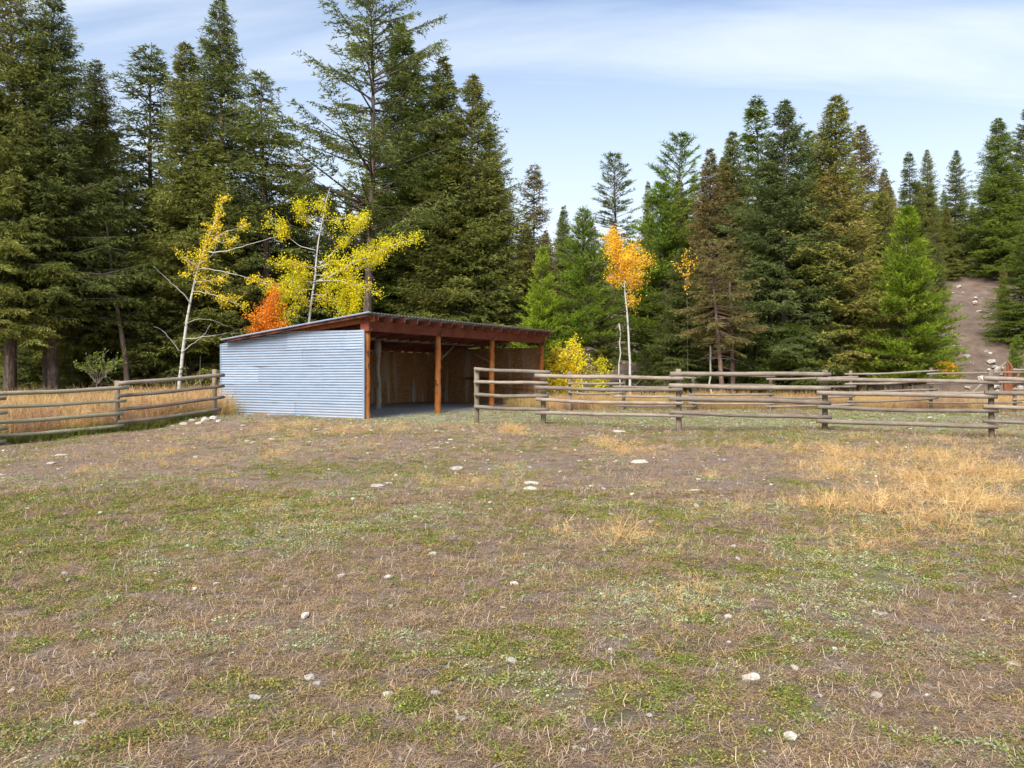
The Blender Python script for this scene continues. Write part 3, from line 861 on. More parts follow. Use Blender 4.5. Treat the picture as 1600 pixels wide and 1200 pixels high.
# front log posts
for t_, top in ((0.06, 2.76), (3.43, 2.76), (6.61, 2.76), (10.2, 2.76)):
    a = W(t_, 0.0, zg1(*W(t_, 0, 0)[:2]) - .15); b_ = W(t_, 0.0, top)
    tt = np.linspace(0, 1, 14); pts = a + np.outer(tt, b_ - a); pts[:, :2] += rsh.normal(0, .008, (14, 2))
    mb = MB(); mb.tube(pts, (.098 - .012 * tt) * (1 + rsh.normal(0, .035, 14)), 12, .05, rsh); mb.build('post', M['log'], shed, SO)
    mb = MB(); mb.tube([W(t_ - .02, -.10, top - .02), W(t_ + .05, -.15, top + .07)], [.05, .035], 7, .1, rsh); mb.build('post_cap', M['rafter'], shed, SO)
# beam in two lengths, corner board
for a_, b_ in ((-.02, 5.2), (5.205, LEN + .12)):
    mb = MB(); mb.box(W((a_ + b_) / 2, .0, 2.89), U3 * (b_ - a_) / 2, V3 * .07, Z3 * .14); mb.build('beam', M['beam'], shed, SO)
mb = MB(); mb.box(W(-.06, -.05, 2.90), U3 * .035, V3 * .15, Z3 * .165); mb.build('corner_board', M['beam'], shed, SO)
# rafters
NR = 18
for i in range(NR):
    t_ = .12 + i * (LEN - .1) / (NR - 1)
    s0, s1 = -.36, 5.3
    mb = MB(); q = []
    for (s_, z) in ((s0, 0), (s1, 0)):
        zc = roof_z(s_) - .045
        for dt in (-.022, .022):
            for dz in (-.15, 0): q.append(W(t_ + dt, s_, zc + dz))
    mb.add(q, [(0, 1, 3, 2), (4, 6, 7, 5), (0, 4, 5, 1), (2, 3, 7, 6), (0, 2, 6, 4), (1, 5, 7, 3)])
    mb.build('rafter', M['rafter'], shed, SO)
# barge boards on the near side, black-red stained with gaps
mb = MB()
def sidebeam(name, t_, s0, s1, ztop, h0, h1, th, mat, droop=0):
    mb = MB(); q = []
    for s_, hh_ in ((s0, h0), (s1, h1)):
        zc = roof_z(s_) - ztop - (droop if s_ == s1 else 0)
        for dt in (-th, th):
            for dz in (-hh_, 0): q.append(W(t_ + dt, s_, zc + dz))
    mb.add(q, [(0, 1, 3, 2), (4, 6, 7, 5), (0, 4, 5, 1), (2, 3, 7, 6), (0, 2, 6, 4), (1, 5, 7, 3)])
    mb.build(name, mat, shed, SO)
sidebeam('barge_board', -.30, -.40, 2.2, .016, .085, .085, .016, M['charred'])
sidebeam('barge_board', -.30, 2.21, 5.4, .016, .085, .08, .016, M['charred'])
sidebeam('side_rafter', -.045, -.36, 3.3, .06, .17, .12, .03, M['orange_board'])
sidebeam('side_rafter', -.045, 3.31, 5.35, .05, .12, .12, .03, M['rafter'])
for s_ in (1.0, 2.2, 3.4, 4.6):
    mb = MB(); zc = roof_z(s_) - .06
    mb.box(W(-.18, s_, zc), U3 * .11, V3 * .02, Z3 * .025); mb.build('outlooker', M['rafter'], shed, SO)
# roof sheets, corrugation running down the slope
pitch = .153; nsh = 13; t0r, t1r = -.36, LEN + .32
wsh = (t1r - t0r) / nsh
for i in range(nsh):
    ta, tb = t0r + i * wsh, t0r + (i + 1) * wsh
    ts = np.arange(ta, tb + 1e-6, pitch / 8); ts = np.append(ts, tb)
    ss = np.linspace(-.45 - rsh.uniform(0, .03), 5.45, 4)
    dz = .002 * (i % 2)
    V = []; 
    for layer in (0, -.004):
        for s_ in ss:
            for tv in ts:
                V.append(W(tv, s_, roof_z(s_) - .014 + .017 * math.sin(2 * math.pi * tv / pitch) + dz + layer) - SO)
    nt_, ns_ = len(ts), len(ss); ix = np.arange(nt_ * ns_).reshape(ns_, nt_)
    top_ = np.stack([ix[:-1, :-1], ix[:-1, 1:], ix[1:, 1:], ix[1:, :-1]], -1).reshape(-1, 4)[:, ::-1]
    bot_ = top_[:, ::-1] + nt_ * ns_
    o2 = nt_ * ns_
    e1 = np.stack([ix[0, :-1], ix[0, 1:], ix[0, 1:] + o2, ix[0, :-1] + o2], -1)
    e2 = np.stack([ix[:-1, 0], ix[1:, 0], ix[1:, 0] + o2, ix[:-1, 0] + o2], -1)
    e3 = np.stack([ix[:-1, -1], ix[1:, -1], ix[1:, -1] + o2, ix[:-1, -1] + o2], -1)
    sm = np.concatenate([np.ones(len(top_) * 2, bool), np.zeros(len(e1) + len(e2) + len(e3), bool)])
    link('roof_sheet', make_mesh('roof_sheet', np.array(V), [np.concatenate([top_, bot_, e1, e2, e3])], sm), M['roofmetal'], shed)
mb = MB(); q = []
for s_ in (-.46, 5.46):
    for dt in (-.385, -.362):
        for dz in (-.012, .012): q.append(W(dt, s_, roof_z(s_) + dz))
mb.add(q, [(0, 1, 3, 2), (4, 6, 7, 5), (0, 4, 5, 1), (2, 3, 7, 6), (0, 2, 6, 4), (1, 5, 7, 3)])
mb.build('roof_edge_trim', M['galv'], shed, SO)

# corrugated side wall: horizontal sheets lapped in five courses
def wall_top(s_): return np.interp(s_, [-.02, 3.0, 5.74], [2.775, 2.80, 2.50])
p_h = .0775
courses = [(.20, .74, [0, 2.6, 5.76]), (.74, 1.28, [0, 3.55, 5.76]), (1.28, 1.82, [0, 1.45, 4.1, 5.76]), (1.82, 2.28, [0, 2.3, 5.76]), (2.28, 2.82, [0, .65, 2.9, 5.76])]
prev = 0
for ci_, (za, zb, cuts) in enumerate(courses):
    for j in range(len(cuts) - 1):
        sa, sb = cuts[j], cuts[j + 1] + (.02 if j < len(cuts) - 2 else 0)
        zs = np.arange(za - .02, zb + 1e-6, p_h / 8); ss = np.linspace(sa, sb, 26)
        lift = .005 * (j % 2) + .004 * ci_
        V = []
        sag = rsh.uniform(-.006, .006); ph = rsh.uniform(0, 6)
        for layer in (0, .003):
            for z in zs:
                for s_ in ss:
                    zz = min(z, wall_top(s_))
                    if ci_ == 0: zz = max(zz, .27 - .012 * s_ + .01 * math.sin(s_ * 3))
                    wob = .006 * math.sin(s_ * 2.3 + ph + z * 3) + .004 * math.sin(s_ * 5.1 + z * 7 + ph)
                    tt_ = -.085 - lift - .011 * math.sin(2 * math.pi * zz / p_h) + layer + wob * 1.2
                    V.append(W(tt_, s_, zz + sag * math.sin(s_ * 1.1 + ph)) - SO)
        nz_, ns_ = len(zs), len(ss); ix = np.arange(nz_ * ns_).reshape(nz_, ns_)
        fr = np.stack([ix[:-1, :-1], ix[:-1, 1:], ix[1:, 1:], ix[1:, :-1]], -1).reshape(-1, 4)
        V = np.array(V)
        # drop the cells cut away by the roof line
        hgt = V[fr][:, :, 2]; ok = (hgt.max(1) - hgt.min(1)) > .0015
        fr = fr[ok]
        if not len(fr): continue
        bk = fr[:, ::-1] + nz_ * ns_
        link('wall_sheet', make_mesh('wall_sheet', V, np.concatenate([fr[:, ::-1], bk[:, ::-1]][:1] + [bk]), True), M['galv'], shed)
mb = MB(); mb.box(W(-.10, -.03, 1.52), U3 * .025, V3 * .025, Z3 * 1.26); mb.build('corner_trim', M['galv'], shed, SO)
mb = MB(); mb.box(W(-.10, 5.775, 1.37), U3 * .02, V3 * .012, Z3 * 1.13); mb.build('corner_trim', M['galv'], shed, SO)
# girts and side posts inside the metal wall
for s_ in (2.8, 5.6):
    mb = MB(); mb.tube([W(.08, s_, .15), W(.08, s_, roof_z(s_) - .22)], .09, 9, .05, rsh); mb.build('side_post', M['peeled'], shed, SO)
mb = MB(); mb.tube(np.array([W(-.03, .2, .30), W(-.03, 2.8, .32), W(-.03, 5.6, .34)]) + Z3 * .0, .06, 8, .05, rsh); mb.build('sill_log', M['log'], shed, SO)
# inner log row and beam
for t_ in (3.9, 7.3):
    a = W(t_, 2.8, .3); b_ = W(t_, 2.8, 2.68)
    tt = np.linspace(0, 1, 14); pts = a + np.outer(tt, b_ - a); pts[:, :2] += rsh.normal(0, .008, (14, 2))
    rad = np.interp(tt, [0, .35, .42, .8, .84, .93, .97, 1], [.11, .105, .075, .07, .12, .125, .1, .1]); 
    mb = MB(); mb.tube(pts, rad * (1 + rsh.normal(0, .03, 14)), 11, .06, rsh); mb.build('inner_post', M['peeled'], shed, SO)
tt = np.linspace(0, 1, 26); a = W(.1, 2.8, 2.77); b_ = W(LEN - .1, 2.8, 2.79)
mb = MB(); mb.tube(a + np.outer(tt, b_ - a), .11 * (1 + rsh.normal(0, .05, 26)), 10, .07, rsh); mb.build('inner_beam', M['peeled'], shed, SO)
mb = MB(); mb.tube([W(LEN - .25, 2.2, 2.05), W(LEN - .3, 3.4, 2.62)], .035, 8, .08, rsh); mb.build('brace', M['peeled'], shed, SO)
mb = MB(); mb.tube([W(7.3, 2.75, 2.05), W(8.3, 2.75, 2.66)], .035, 8, .08, rsh); mb.build('brace', M['peeled'], shed, SO)
mb = MB(); mb.tube([W(LEN - .12, .15, 1.02), W(LEN - .2, 1.6, 1.08), W(LEN - .28, 3.2, 1.42)], .028, 8, .1, rsh); mb.build('loose_pole', M['log'], shed, SO)
mb = MB(); mb.tube([W(LEN - .12, .1, 1.42), W(LEN - .2, 3.4, 1.42)], .03, 8, .1, rsh); mb.build('inner_rail', M['log'], shed, SO)
# strand board panels: back wall and far end wall, each sheet proud of its joint
s_b = 5.45
for i in range(9):
    ta, tb = i * 1.14 + .004, (i + 1) * 1.14 - .004
    zt = roof_z(s_b) - .16
    mb = MB(); mb.box(W((ta + tb) / 2, s_b + .002 * (i % 2), (.25 + zt) / 2), U3 * (tb - ta) / 2, V3 * .009, Z3 * (zt - .25) / 2); mb.build('board_panel', M['osb'], shed, SO)
for j in range(5):
    sa, sb = .14 + j * 1.07 + .004, .14 + (j + 1) * 1.07 - .004
    for (z0, z1) in ((.2, 1.44), (1.448, 2.60)):
        zt = min(z1, roof_z(sb) - .1)
        mb = MB(); mb.box(W(LEN + .02 + .002 * (j % 2), (sa + sb) / 2, (z0 + zt) / 2), U3 * .009, V3 * (sb - sa) / 2, Z3 * (zt - z0) / 2); mb.build('board_panel', M['osb'], shed, SO)
for s_ in (2.8, 5.5):
    mb = MB(); mb.tube([W(LEN + .15, s_, .1), W(LEN + .15, s_, roof_z(s_) - .2)], .09, 9, .05, rsh); mb.build('side_post', M['log'], shed, SO)

# ------------------------------------------------------------------ conifers
def conifer(seed, H, R, zb, nb, prof=.8, elev=(35, -12), curl=.12, tsp=.11, bl=.15, bw=.019, dens=1., start=.12, twf=.42, hang=.25, ragged=.25,
            tip_up=0., gap=0., bare=0, bark_r=.17, lean=0., skew=None):
    """returns (crown mesh, trunk mesh) with the base at the origin"""
    r = np.random.default_rng(seed)
    TB = []; TD = []; TL = []; TT = []      # twigs: base, dir, length, tone
    mb = MB()
    def axis_at(z): return np.array([lean * z + .10 * math.sin(z * .35 + seed), .08 * math.sin(z * .3 + seed * 2), z])
    zz = np.linspace(0, H, 14)
    mb.tube([axis_at(v) for v in zz], np.maximum(bark_r * (1 - zz / H) ** 1.0, .008) * np.where(zz < .3, 1.25, 1), 9, .07, r)
    us = np.sort(r.uniform(0, 1, nb)) ** .95
    for i, u_ in enumerate(us):
        z = H - .15 - (H - zb - .15) * u_
        if gap and u_ > .16 and vnoise(np.array([z * .9]), np.array([seed * 3.3]), seed)[0] < gap: continue
        az = r.uniform(0, 2 * math.pi)
        wob = .82 + .36 * vnoise(np.array([z * .55 + math.cos(az) * 1.3]), np.array([math.sin(az) * 1.3 + seed * 5.1]), seed + 3)[0]
        L = R * wob * (u_ ** prof) * (1 - .25 * max(0, (u_ - .85) / .15)) * r.uniform(1 - ragged * 1.6, 1 + ragged * .5) + .24 * min(1, u_ * 7 + .2)
        L *= 1 + .22 * math.sin(az * 2 + seed + z * .25)
        if skew is not None: L *= 1 + skew * math.cos(az)
        if L < .07: continue
        el = math.radians(elev[0] + (elev[1] - elev[0]) * min(1, u_ * 1.3) + r.normal(0, 7))
        nt_ = max(9, int(L / tsp * dens * 2))
        t_ = np.sort(r.uniform(start, 1, nt_))
        ca, sa = math.cos(az), math.sin(az)
        h = t_ * L
        rise = h * math.sin(el) + curl * L * (t_ ** 2.2) * (1 if el < .2 else 0) - .05 * L * t_ ** 1.5 * 0
        hor = h * math.cos(el)
        wz = r.uniform(-.12, .12) * L; side_off = wz * np.sin(t_ * 3)
        base = axis_at(z) + np.stack([ca * hor - sa * side_off, sa * hor + ca * side_off, rise], 1)
        sgn = np.where(np.arange(nt_) % 2 == 0, 1., -1.)
        sd_ = np.array([-sa, ca, 0]) * sgn[:, None]
        fw = np.array([ca, sa, math.sin(el) * .5])
        dd = fw * .75 + sd_ * r.uniform(.5, 1.1, nt_)[:, None] + np.array([0, 0, 1.]) * (tip_up - hang * r.uniform(.2, 1.4, nt_))[:, None] + r.normal(0, .12, (nt_, 3))
        dd /= np.linalg.norm(dd, axis=1, keepdims=True)
        ln = (twf * L * (1.02 - t_) ** .7 * .8 + .14) * r.uniform(.6, 1.15, nt_)
        ln = np.minimum(np.minimum(ln, .75), L * .9 + .05)
        bt = r.uniform(-.16, .16)
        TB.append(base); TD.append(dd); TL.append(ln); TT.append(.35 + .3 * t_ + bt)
        # the limb itself
        if L > .5:
            tt2 = np.array([0, .4, .9]); 
            pts = axis_at(z) + np.stack([ca * tt2 * L * math.cos(el) , sa * tt2 * L * math.cos(el), tt2 * L * math.sin(el) + curl * L * tt2 ** 2.2 * (1 if el < .2 else 0)], 1)
            mb.tube(pts, [.012 + .010 * L, .009 + .005 * L, .005], 4, 0, None, False)
    for i in range(bare):            # dead snags on the lower trunk
        z = r.uniform(max(.8, zb * .25), max(zb * 1.25, 1.5)); az = r.uniform(0, 6.28); L = r.uniform(.4, 1.5)
        d = np.array([math.cos(az), math.sin(az), r.uniform(-.35, .15)]); p = axis_at(z)
        mb.tube([p, p + d * L * .5, p + d * L + np.array([0, 0, -.08])], [.02, .012, .004], 4, 0, None, False)
    TB = np.concatenate(TB); TD = np.concatenate(TD); TL = np.concatenate(TL); TT = np.concatenate(TT)
    # blades along every twig
    nbld = np.maximum(3, (TL / (bl * .30)).astype(int))
    ri = np.repeat(np.arange(len(TL)), nbld); n = len(ri)
    t_ = r.uniform(0, 1, n)
    base = TB[ri] + TD[ri] * (TL[ri] * t_)[:, None]; base[:, 2] -= .10 * TL[ri] * t_ ** 2
    base += r.normal(0, .012, (n, 3))
    d = TD[ri] * .9 + r.normal(0, .48, (n, 3)); d[:, 2] += tip_up * .6 - .08
    V, Fc = blades(base, d, bl * r.uniform(.6, 1.2, n), bw * 1.12 * r.uniform(.7, 1.2, n), r)
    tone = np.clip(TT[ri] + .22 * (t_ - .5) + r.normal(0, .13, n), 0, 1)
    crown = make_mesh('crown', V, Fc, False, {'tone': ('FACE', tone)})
    return crown, mb.mesh('trunk')

PROTO = {}
def proto(k, H, **kw): 
    c_, t_ = conifer(H=H, **kw); PROTO[k] = (c_, t_, H)
proto('big1', 18, seed=1, R=3.5, zb=3.4, nb=580, prof=.74, elev=(40, -14), tsp=.15, bl=.16, bw=.019, ragged=.3, bark_r=.26, bare=14, hang=.35)
proto('big2', 18, seed=2, R=3.2, zb=3.8, nb=520, prof=.70, elev=(45, -10), tsp=.15, bl=.16, bw=.019, ragged=.32, bark_r=.23, bare=14, gap=.08, hang=.3)
proto('dense1', 14, seed=3, R=3.05, zb=.9, nb=580, prof=.86, elev=(48, -8), tsp=.14, bl=.145, bw=.018, ragged=.26, bark_r=.19, bare=6)
proto('dense2', 13, seed=4, R=2.65, zb=.8, nb=540, prof=.90, elev=(45, -12), tsp=.13, bl=.14, bw=.018, ragged=.3, bark_r=.16, bare=6)
proto('sparse1', 15, seed=5, R=2.5, zb=3.2, nb=300, prof=.62, elev=(30, -16), tsp=.15, bl=.17, bw=.019, ragged=.42, gap=.16, bark_r=.18, bare=22, start=.25)
proto('sparse2', 13, seed=6, R=2.0, zb=1.6, nb=290, prof=.70, elev=(38, -8), tsp=.14, bl=.16, bw=.018, ragged=.42, gap=.12, bark_r=.14, bare=18)
proto('ragged', 16, seed=7, R=4.0, zb=5.5, nb=150, prof=.45, elev=(52, 8), tsp=.13, bl=.16, bw=.019, ragged=.45, bark_r=.20, bare=8, start=.35, twf=.30, curl=.2)
proto('narrow', 12, seed=8, R=1.6, zb=.9, nb=380, prof=.85, elev=(45, -10), tsp=.12, bl=.14, bw=.018, ragged=.35, bark_r=.12, bare=4)
proto('pine1', 9, seed=9, R=1.9, zb=2.5, nb=250, prof=.62, elev=(55, 6), tsp=.11, bl=.17, bw=.014, ragged=.25, bark_r=.11, bare=8, tip_up=.45, hang=0, twf=.34)
proto('pine2', 8, seed=10, R=2.1, zb=.7, nb=340, prof=.70, elev=(55, 4), tsp=.11, bl=.16, bw=.014, ragged=.28, bark_r=.11, bare=4, tip_up=.45, hang=0, twf=.34)
proto('openpine', 12, seed=12, R=1.7, zb=2.5, nb=190, prof=.5, elev=(60, 5), tsp=.12, bl=.24, bw=.018, ragged=.3, bark_r=.13, bare=6, tip_up=.35, hang=0, start=.4, twf=.25)
proto('low', 5, seed=13, R=1.9, zb=.25, nb=170, prof=.6, elev=(40, -4), tsp=.14, bl=.14, bw=.018, ragged=.3, bark_r=.08)
proto('umbrella', 9, seed=14, R=2.2, zb=3.4, nb=120, prof=.5, elev=(35, -18), tsp=.12, bl=.17, bw=.018, ragged=.3, bark_r=.15, bare=26, start=.3)
first = {}
def tree(pk, px, top, d, mat, label, group, wide=1., bk='bark', base_dx=0, rot=None, cat='tree', name='conifer', H=None, tilt=(0, 0)):
    cm, tm, H0 = PROTO[pk]
    mg = 3.1 if H is None and pk in ('big1', 'big2', 'dense1', 'dense2') else 2.2
    while in_shed(np.array([(px - 800) / F * d]), np.array([d]), mg * wide)[0]: d += .3
    X = (px - 800) / F * d
    z0 = zg1(X, d) - .08
    if H is None: H = CZ + (HY - top) / F * d - z0
    s_ = H / H0
    root = empty(name, (X, d, z0))
    tag(root, label, cat, group)
    rz = random.uniform(0, 6.28) if rot is None else rot
    root.rotation_euler = (tilt[0], tilt[1], rz)
    root.scale = (s_ * wide, s_ * wide, s_)
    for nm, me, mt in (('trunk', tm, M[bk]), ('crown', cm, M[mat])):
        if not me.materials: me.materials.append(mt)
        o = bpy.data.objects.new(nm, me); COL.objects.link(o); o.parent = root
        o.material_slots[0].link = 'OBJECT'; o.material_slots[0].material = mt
    return root

GB = 'conifers of the forest edge'
T = [
 # proto, px, top, d, mat, width, label
 ('big1', 18, -60, 31, 'olive', 1.0, 'tall dark olive fir at the far left edge behind the pole fence'),
 ('big2', 80, -20, 32, 'dark', 1.15, 'huge dark fir second from the left edge, thick furrowed trunk showing above the grass'),
 ('big1', 150, 88, 34, 'olive', .95, 'olive fir whose drooping side fills the left group beside the open sky gap'),
 ('sparse2', 238, 68, 38, 'dark', 1.25, 'slender fir with thin sparse top standing right of the first sky gap'),
 ('dense1', 296, 64, 35, 'olive', .95, 'tall full olive fir behind the leaning yellow aspen'),
 ('big2', 345, -5, 38, 'dark', .85, 'tall fir cut by the picture top, between the full olive fir and the open one'),
 ('sparse1', 412, 108, 36, 'dark', 1.15, 'open dark fir with bare inner limbs left of the big yellow aspen'),
 ('sparse2', 476, 242, 50, 'brown', 1.1, 'distant brownish fir in the sky gap over the yellow aspen'),
 ('ragged', 578, -25, 37, 'dark', 1.15, 'ragged wide-limbed fir reaching over the shed with long bare upswept branches'),
 ('dense1', 634, 36, 33, 'green', 1.1, 'broad dense green fir rising directly behind the shed roof'),
 ('dense2', 688, 84, 33.5, 'olive', 1.0, 'olive fir squeezed between the two broad firs behind the shed'),
 ('dense1', 738, 112, 33, 'olive', 1.0, 'broad olive-yellow fir behind the right half of the shed, beside the open sky'),
 ('sparse2', 836, 254, 40, 'brown', 1.15, 'thin open fir standing alone against the sky right of the big fir group'),
 ('narrow', 881, 318, 55, 'dark', .8, 'small far spire fir poking up left of the bright green pine'),
 ('pine1', 908, 325, 34, 'bright', 1.0, 'bright green pine with slim dark stem right of the shed'),
 ('pine2', 848, 386, 30.5, 'lime', .8, 'young yellow-green pine touching the right end of the shed roof'),
 ('openpine', 961, 240, 56, 'blue', 1.5, 'dark blue-green tree with tiered open branches alone on the skyline'),
 ('narrow', 1012, 282, 62, 'dark', .9, 'faint far fir spire right of the tiered dark tree'),
 ('openpine', 1061, 210, 44, 'bright', 1.4, 'open-crowned pine with upturned green tufts and a rusty dead patch'),
 ('pine2', 1034, 284, 38, 'bright', 1.3, 'wide bright green pine behind the orange aspen'),
 ('dense2', 1106, 230, 36, 'brown', .95, 'brownish thin-topped fir left of the dense right-hand group'),
 ('narrow', 1132, 250, 37, 'brown', .95, 'second brownish top close beside the thin-topped fir'),
 ('dense2', 1147, 204, 38, 'olive', 1.0, 'pointed olive fir left of the tall narrow green one'),
 ('narrow', 1179, 148, 39, 'green', 1.3, 'tall narrow green fir highest at the left of the right-hand group'),
 ('dense1', 1226, 152, 34, 'blue', 1.05, 'broad blue-green fir in the centre of the right-hand group'),
 ('dense2', 1264, 200, 37, 'green', 1.0, 'green fir shoulder just right of the broad blue-green one'),
 ('dense1', 1302, 148, 34.5, 'gold', 1.12, 'tall fir with golden-yellow drooping right side'),
 ('dense2', 1346, 192, 42, 'brown', 1.0, 'open brown-tipped tree right of the golden fir'),
 ('dense2', 1384, 262, 48, 'brown', .9, 'brown-green fir behind the lime green pine'),
 ('narrow', 1419, 236, 60, 'dark', 1.2, 'left one of three dark pointed firs on the hill skyline'),
 ('dense2', 1450, 232, 62, 'olive', .8, 'middle one of three pointed firs on the hill skyline'),
 ('dense2', 1493, 234, 60, 'dark', .85, 'right one of three dark pointed firs above the bare slope'),
 ('pine2', 1418, 322, 32, 'lime', 1.02, 'vivid lime green pine at the foot of the bare slope'),
 ('dense1', 1562, 182, 58, 'green', 1.15, 'massive green fir on the hillside right of the bare slope'),
 ('dense1', 1604, 163, 62, 'dark', .9, 'dark fir at the right edge behind the massive hillside fir'),
 ('dense2', 1596, 366, 43, 'green', 1.25, 'smaller green fir at the right edge below the massive hillside fir'),
 ('low', 1590, 522, 38, 'bright', .7, 'low bright green juniper bush at the foot of the slope by the right edge'),
 ('umbrella', 1127, 372, 31, 'brown', 1.0, 'brownish fir on a bare pinkish leaning trunk behind the pole fence'),
 ('low', 1235, 500, 32.5, 'green', 1.25, 'low spreading green fir under the right-hand group'),
 ('low', 1180, 520, 33, 'green', .9, 'small dark green sapling beside the bare pinkish trunk'),
 ('dense2', 1068, 385, 34, 'dark', 1.15, 'dark brown-green fir left of the bare pinkish trunk'),
 ('pine1', 945, 452, 34, 'olive', .9, 'small olive pine between the bright pine and the orange aspen'),
 ('dense2', 1568, 410, 50, 'olive', .8, 'olive fir bordering the right side of the bare slope'),
 ('dense2', 1466, 385, 47, 'dark', .75, 'dark fir bordering the left side of the bare slope behind the lime pine'),
 ('pine2', 1378, 300, 38, 'olive', 1.1, 'olive pine between the golden fir and the vivid lime pine'),
 ('low', 1010, 540, 35, 'dark', .8, 'low dark fir sapling at the base of the orange aspen'),
]
for (pk, px, top, d, mt, wd, lab) in T:
    if px < 200: wd *= .96
    elif px < 800 and pk != 'ragged': wd *= 1.18
    elif pk in ('dense1', 'dense2', 'narrow'): wd *= 1.14
    bk = 'bark_pink' if 'pinkish leaning' in lab else 'bark'
    r_ = tree(pk, px, top, d, mt, lab, GB, wd, bk, tilt=((0, math.radians(-3.5)) if 'pinkish leaning' in lab else (0, 0)), rot=(0 if 'pinkish leaning' in lab else None))
# rust patch on the open pine: a dead branch spray of its own
# filler forest behind the front row
rs = random.Random(21)
fillers = []
for (x0, x1_, d0, d1, tp0, tp1, nn, mats, lab, grp) in [
    (-40, 170, 37, 52, 120, 330, 11, ('dark', 'olive'), 'dark fir in the shaded depth of the left-hand forest', 'firs deep in the left forest'),
    (200, 470, 40, 52, 250, 400, 15, ('dark', 'olive'), 'shaded fir standing behind the leaning aspen and its neighbours', 'firs deep behind the aspens'),
    (500, 800, 38, 52, 180, 330, 11, ('dark', 'olive'), 'dark fir filling the depth behind the broad firs over the shed', 'firs deep behind the shed'),
    (800, 1060, 46, 66, 330, 400, 12, ('dark', 'brown', 'olive'), 'small far fir on the wooded slope behind the orange aspen', 'far firs on the slope behind the aspen'),
    (1060, 1400, 41, 56, 235, 330, 24, ('dark', 'olive', 'brown'), 'fir in the depth of the dense right-hand group', 'firs deep in the right-hand group'),
    (1385, 1480, 56, 72, 270, 330, 8, ('dark', 'olive'), 'small fir on the hill above the lime green pine', 'far firs on the hill'),
    (1475, 1620, 62, 76, 262, 330, 8, ('dark', 'green'), 'far fir at the top of the bare slope', 'firs above the bare slope')]:
    for i in range(nn):
        px = x0 + (x1_ - x0) * (i + rs.random()) / nn
        d = rs.uniform(d0, d1)
        tree(rs.choice(['dense1', 'dense2', 'big2', 'dense2', 'narrow', 'sparse2']), px, rs.uniform(tp0, tp1), d, rs.choice(mats), lab, grp, rs.uniform(.9, 1.25))
# understory
for (x0, x1_, d0, d1, nn, h0, h1, mats, lab, grp) in [
    (-60, 345, 34, 44, 26, 2.2, 5.0, ('dark', 'olive', 'green'), 'young shade-grown fir under the left-hand forest', 'young firs under the left forest'),
    (345, 800, 38, 44, 4, 2.5, 5.0, ('dark', 'olive'), 'young fir hidden behind the shed', 'young firs behind the shed'),
    (1020, 1440, 34, 42, 18, 1.8, 4.2, ('dark', 'green', 'olive'), 'young fir under the right-hand group behind the far fence', 'young firs under the right-hand group')]:
    for i in range(nn):
        px = x0 + (x1_ - x0) * (i + rs.random()) / nn
        tree(rs.choice(['low', 'low', 'pine2']), px, 0, rs.uniform(d0, d1), rs.choice(mats), lab, grp, rs.uniform(.9, 1.3), H=rs.uniform(h0, h1), name='young_conifer')
# bare stems between the left-hand firs
def stem(px0, py0, px1, py1, d, r0, r1, mat, label, name='tree_trunk', cat='tree', grp=None, twigs=0):
    a = P(px0, py0, d); a[2] = zg1(a[0], a[1]) - .1; b_ = P(px1, py1, d)
    tt = np.linspace(0, 1, 9); pts = a + np.outer(tt, b_ - a); rr = np.random.default_rng(int(px0))
    pts[1:, 0] += rr.normal(0, .03, 8)
    root = empty(name, a); tag(root, label, cat, grp)
    mb = MB(); mb.tube(pts, r0 + (r1 - r0) * tt, 9, .08, rr); mb.build('trunk', M[mat], root, a)
    for i in range(twigs):
        k = rr.integers(2, 8); p = pts[k]; az = rr.uniform(0, 6.28); L = rr.uniform(.3, 1.1)
        dd = np.array([math.cos(az), math.sin(az) * .4, rr.uniform(-.4, .2)])
        mb = MB(); mb.tube([p, p + dd * L * .6, p + dd * L + [0, 0, -.1]], [.018, .012, .004], 5, 0, None, False); mb.build('dead_branch', M['deadwood'], root, a)
    return root
stem(78, 605, 66, 250, 32.5, .24, .05, 'bark', 'thick furrowed trunk with its crown lost in the firs left of the yellow-leaved bush', twigs=5)
stem(18, 605, 26, 250, 32, .2, .05, 'bark', 'dark trunk nearest the left edge above the grass', twigs=4)
stem(205, 598, 165, 350, 32.5, .13, .03, 'bark', 'slanting dark trunk right of the yellow-leaved bush', twigs=5)
stem(113, 603, 113, 350, 34, .09, .03, 'deadwood', 'thin straight greyish stem left of the yellow-leaved bush', twigs=4)
stem(288, 600, 290, 230, 35.5, .19, .04, 'bark_pink', 'reddish trunk directly behind the leaning aspen stem', twigs=6)
stem(313, 600, 318, 230, 36, .17, .04, 'bark', 'dark trunk right of the reddish one behind the leaning aspen', twigs=6)
stem(1146, 634, 1140, 440, 32.0, .1, .04, 'bark_pink', 'thin straight trunk right of the leaning pinkish one', twigs=6)

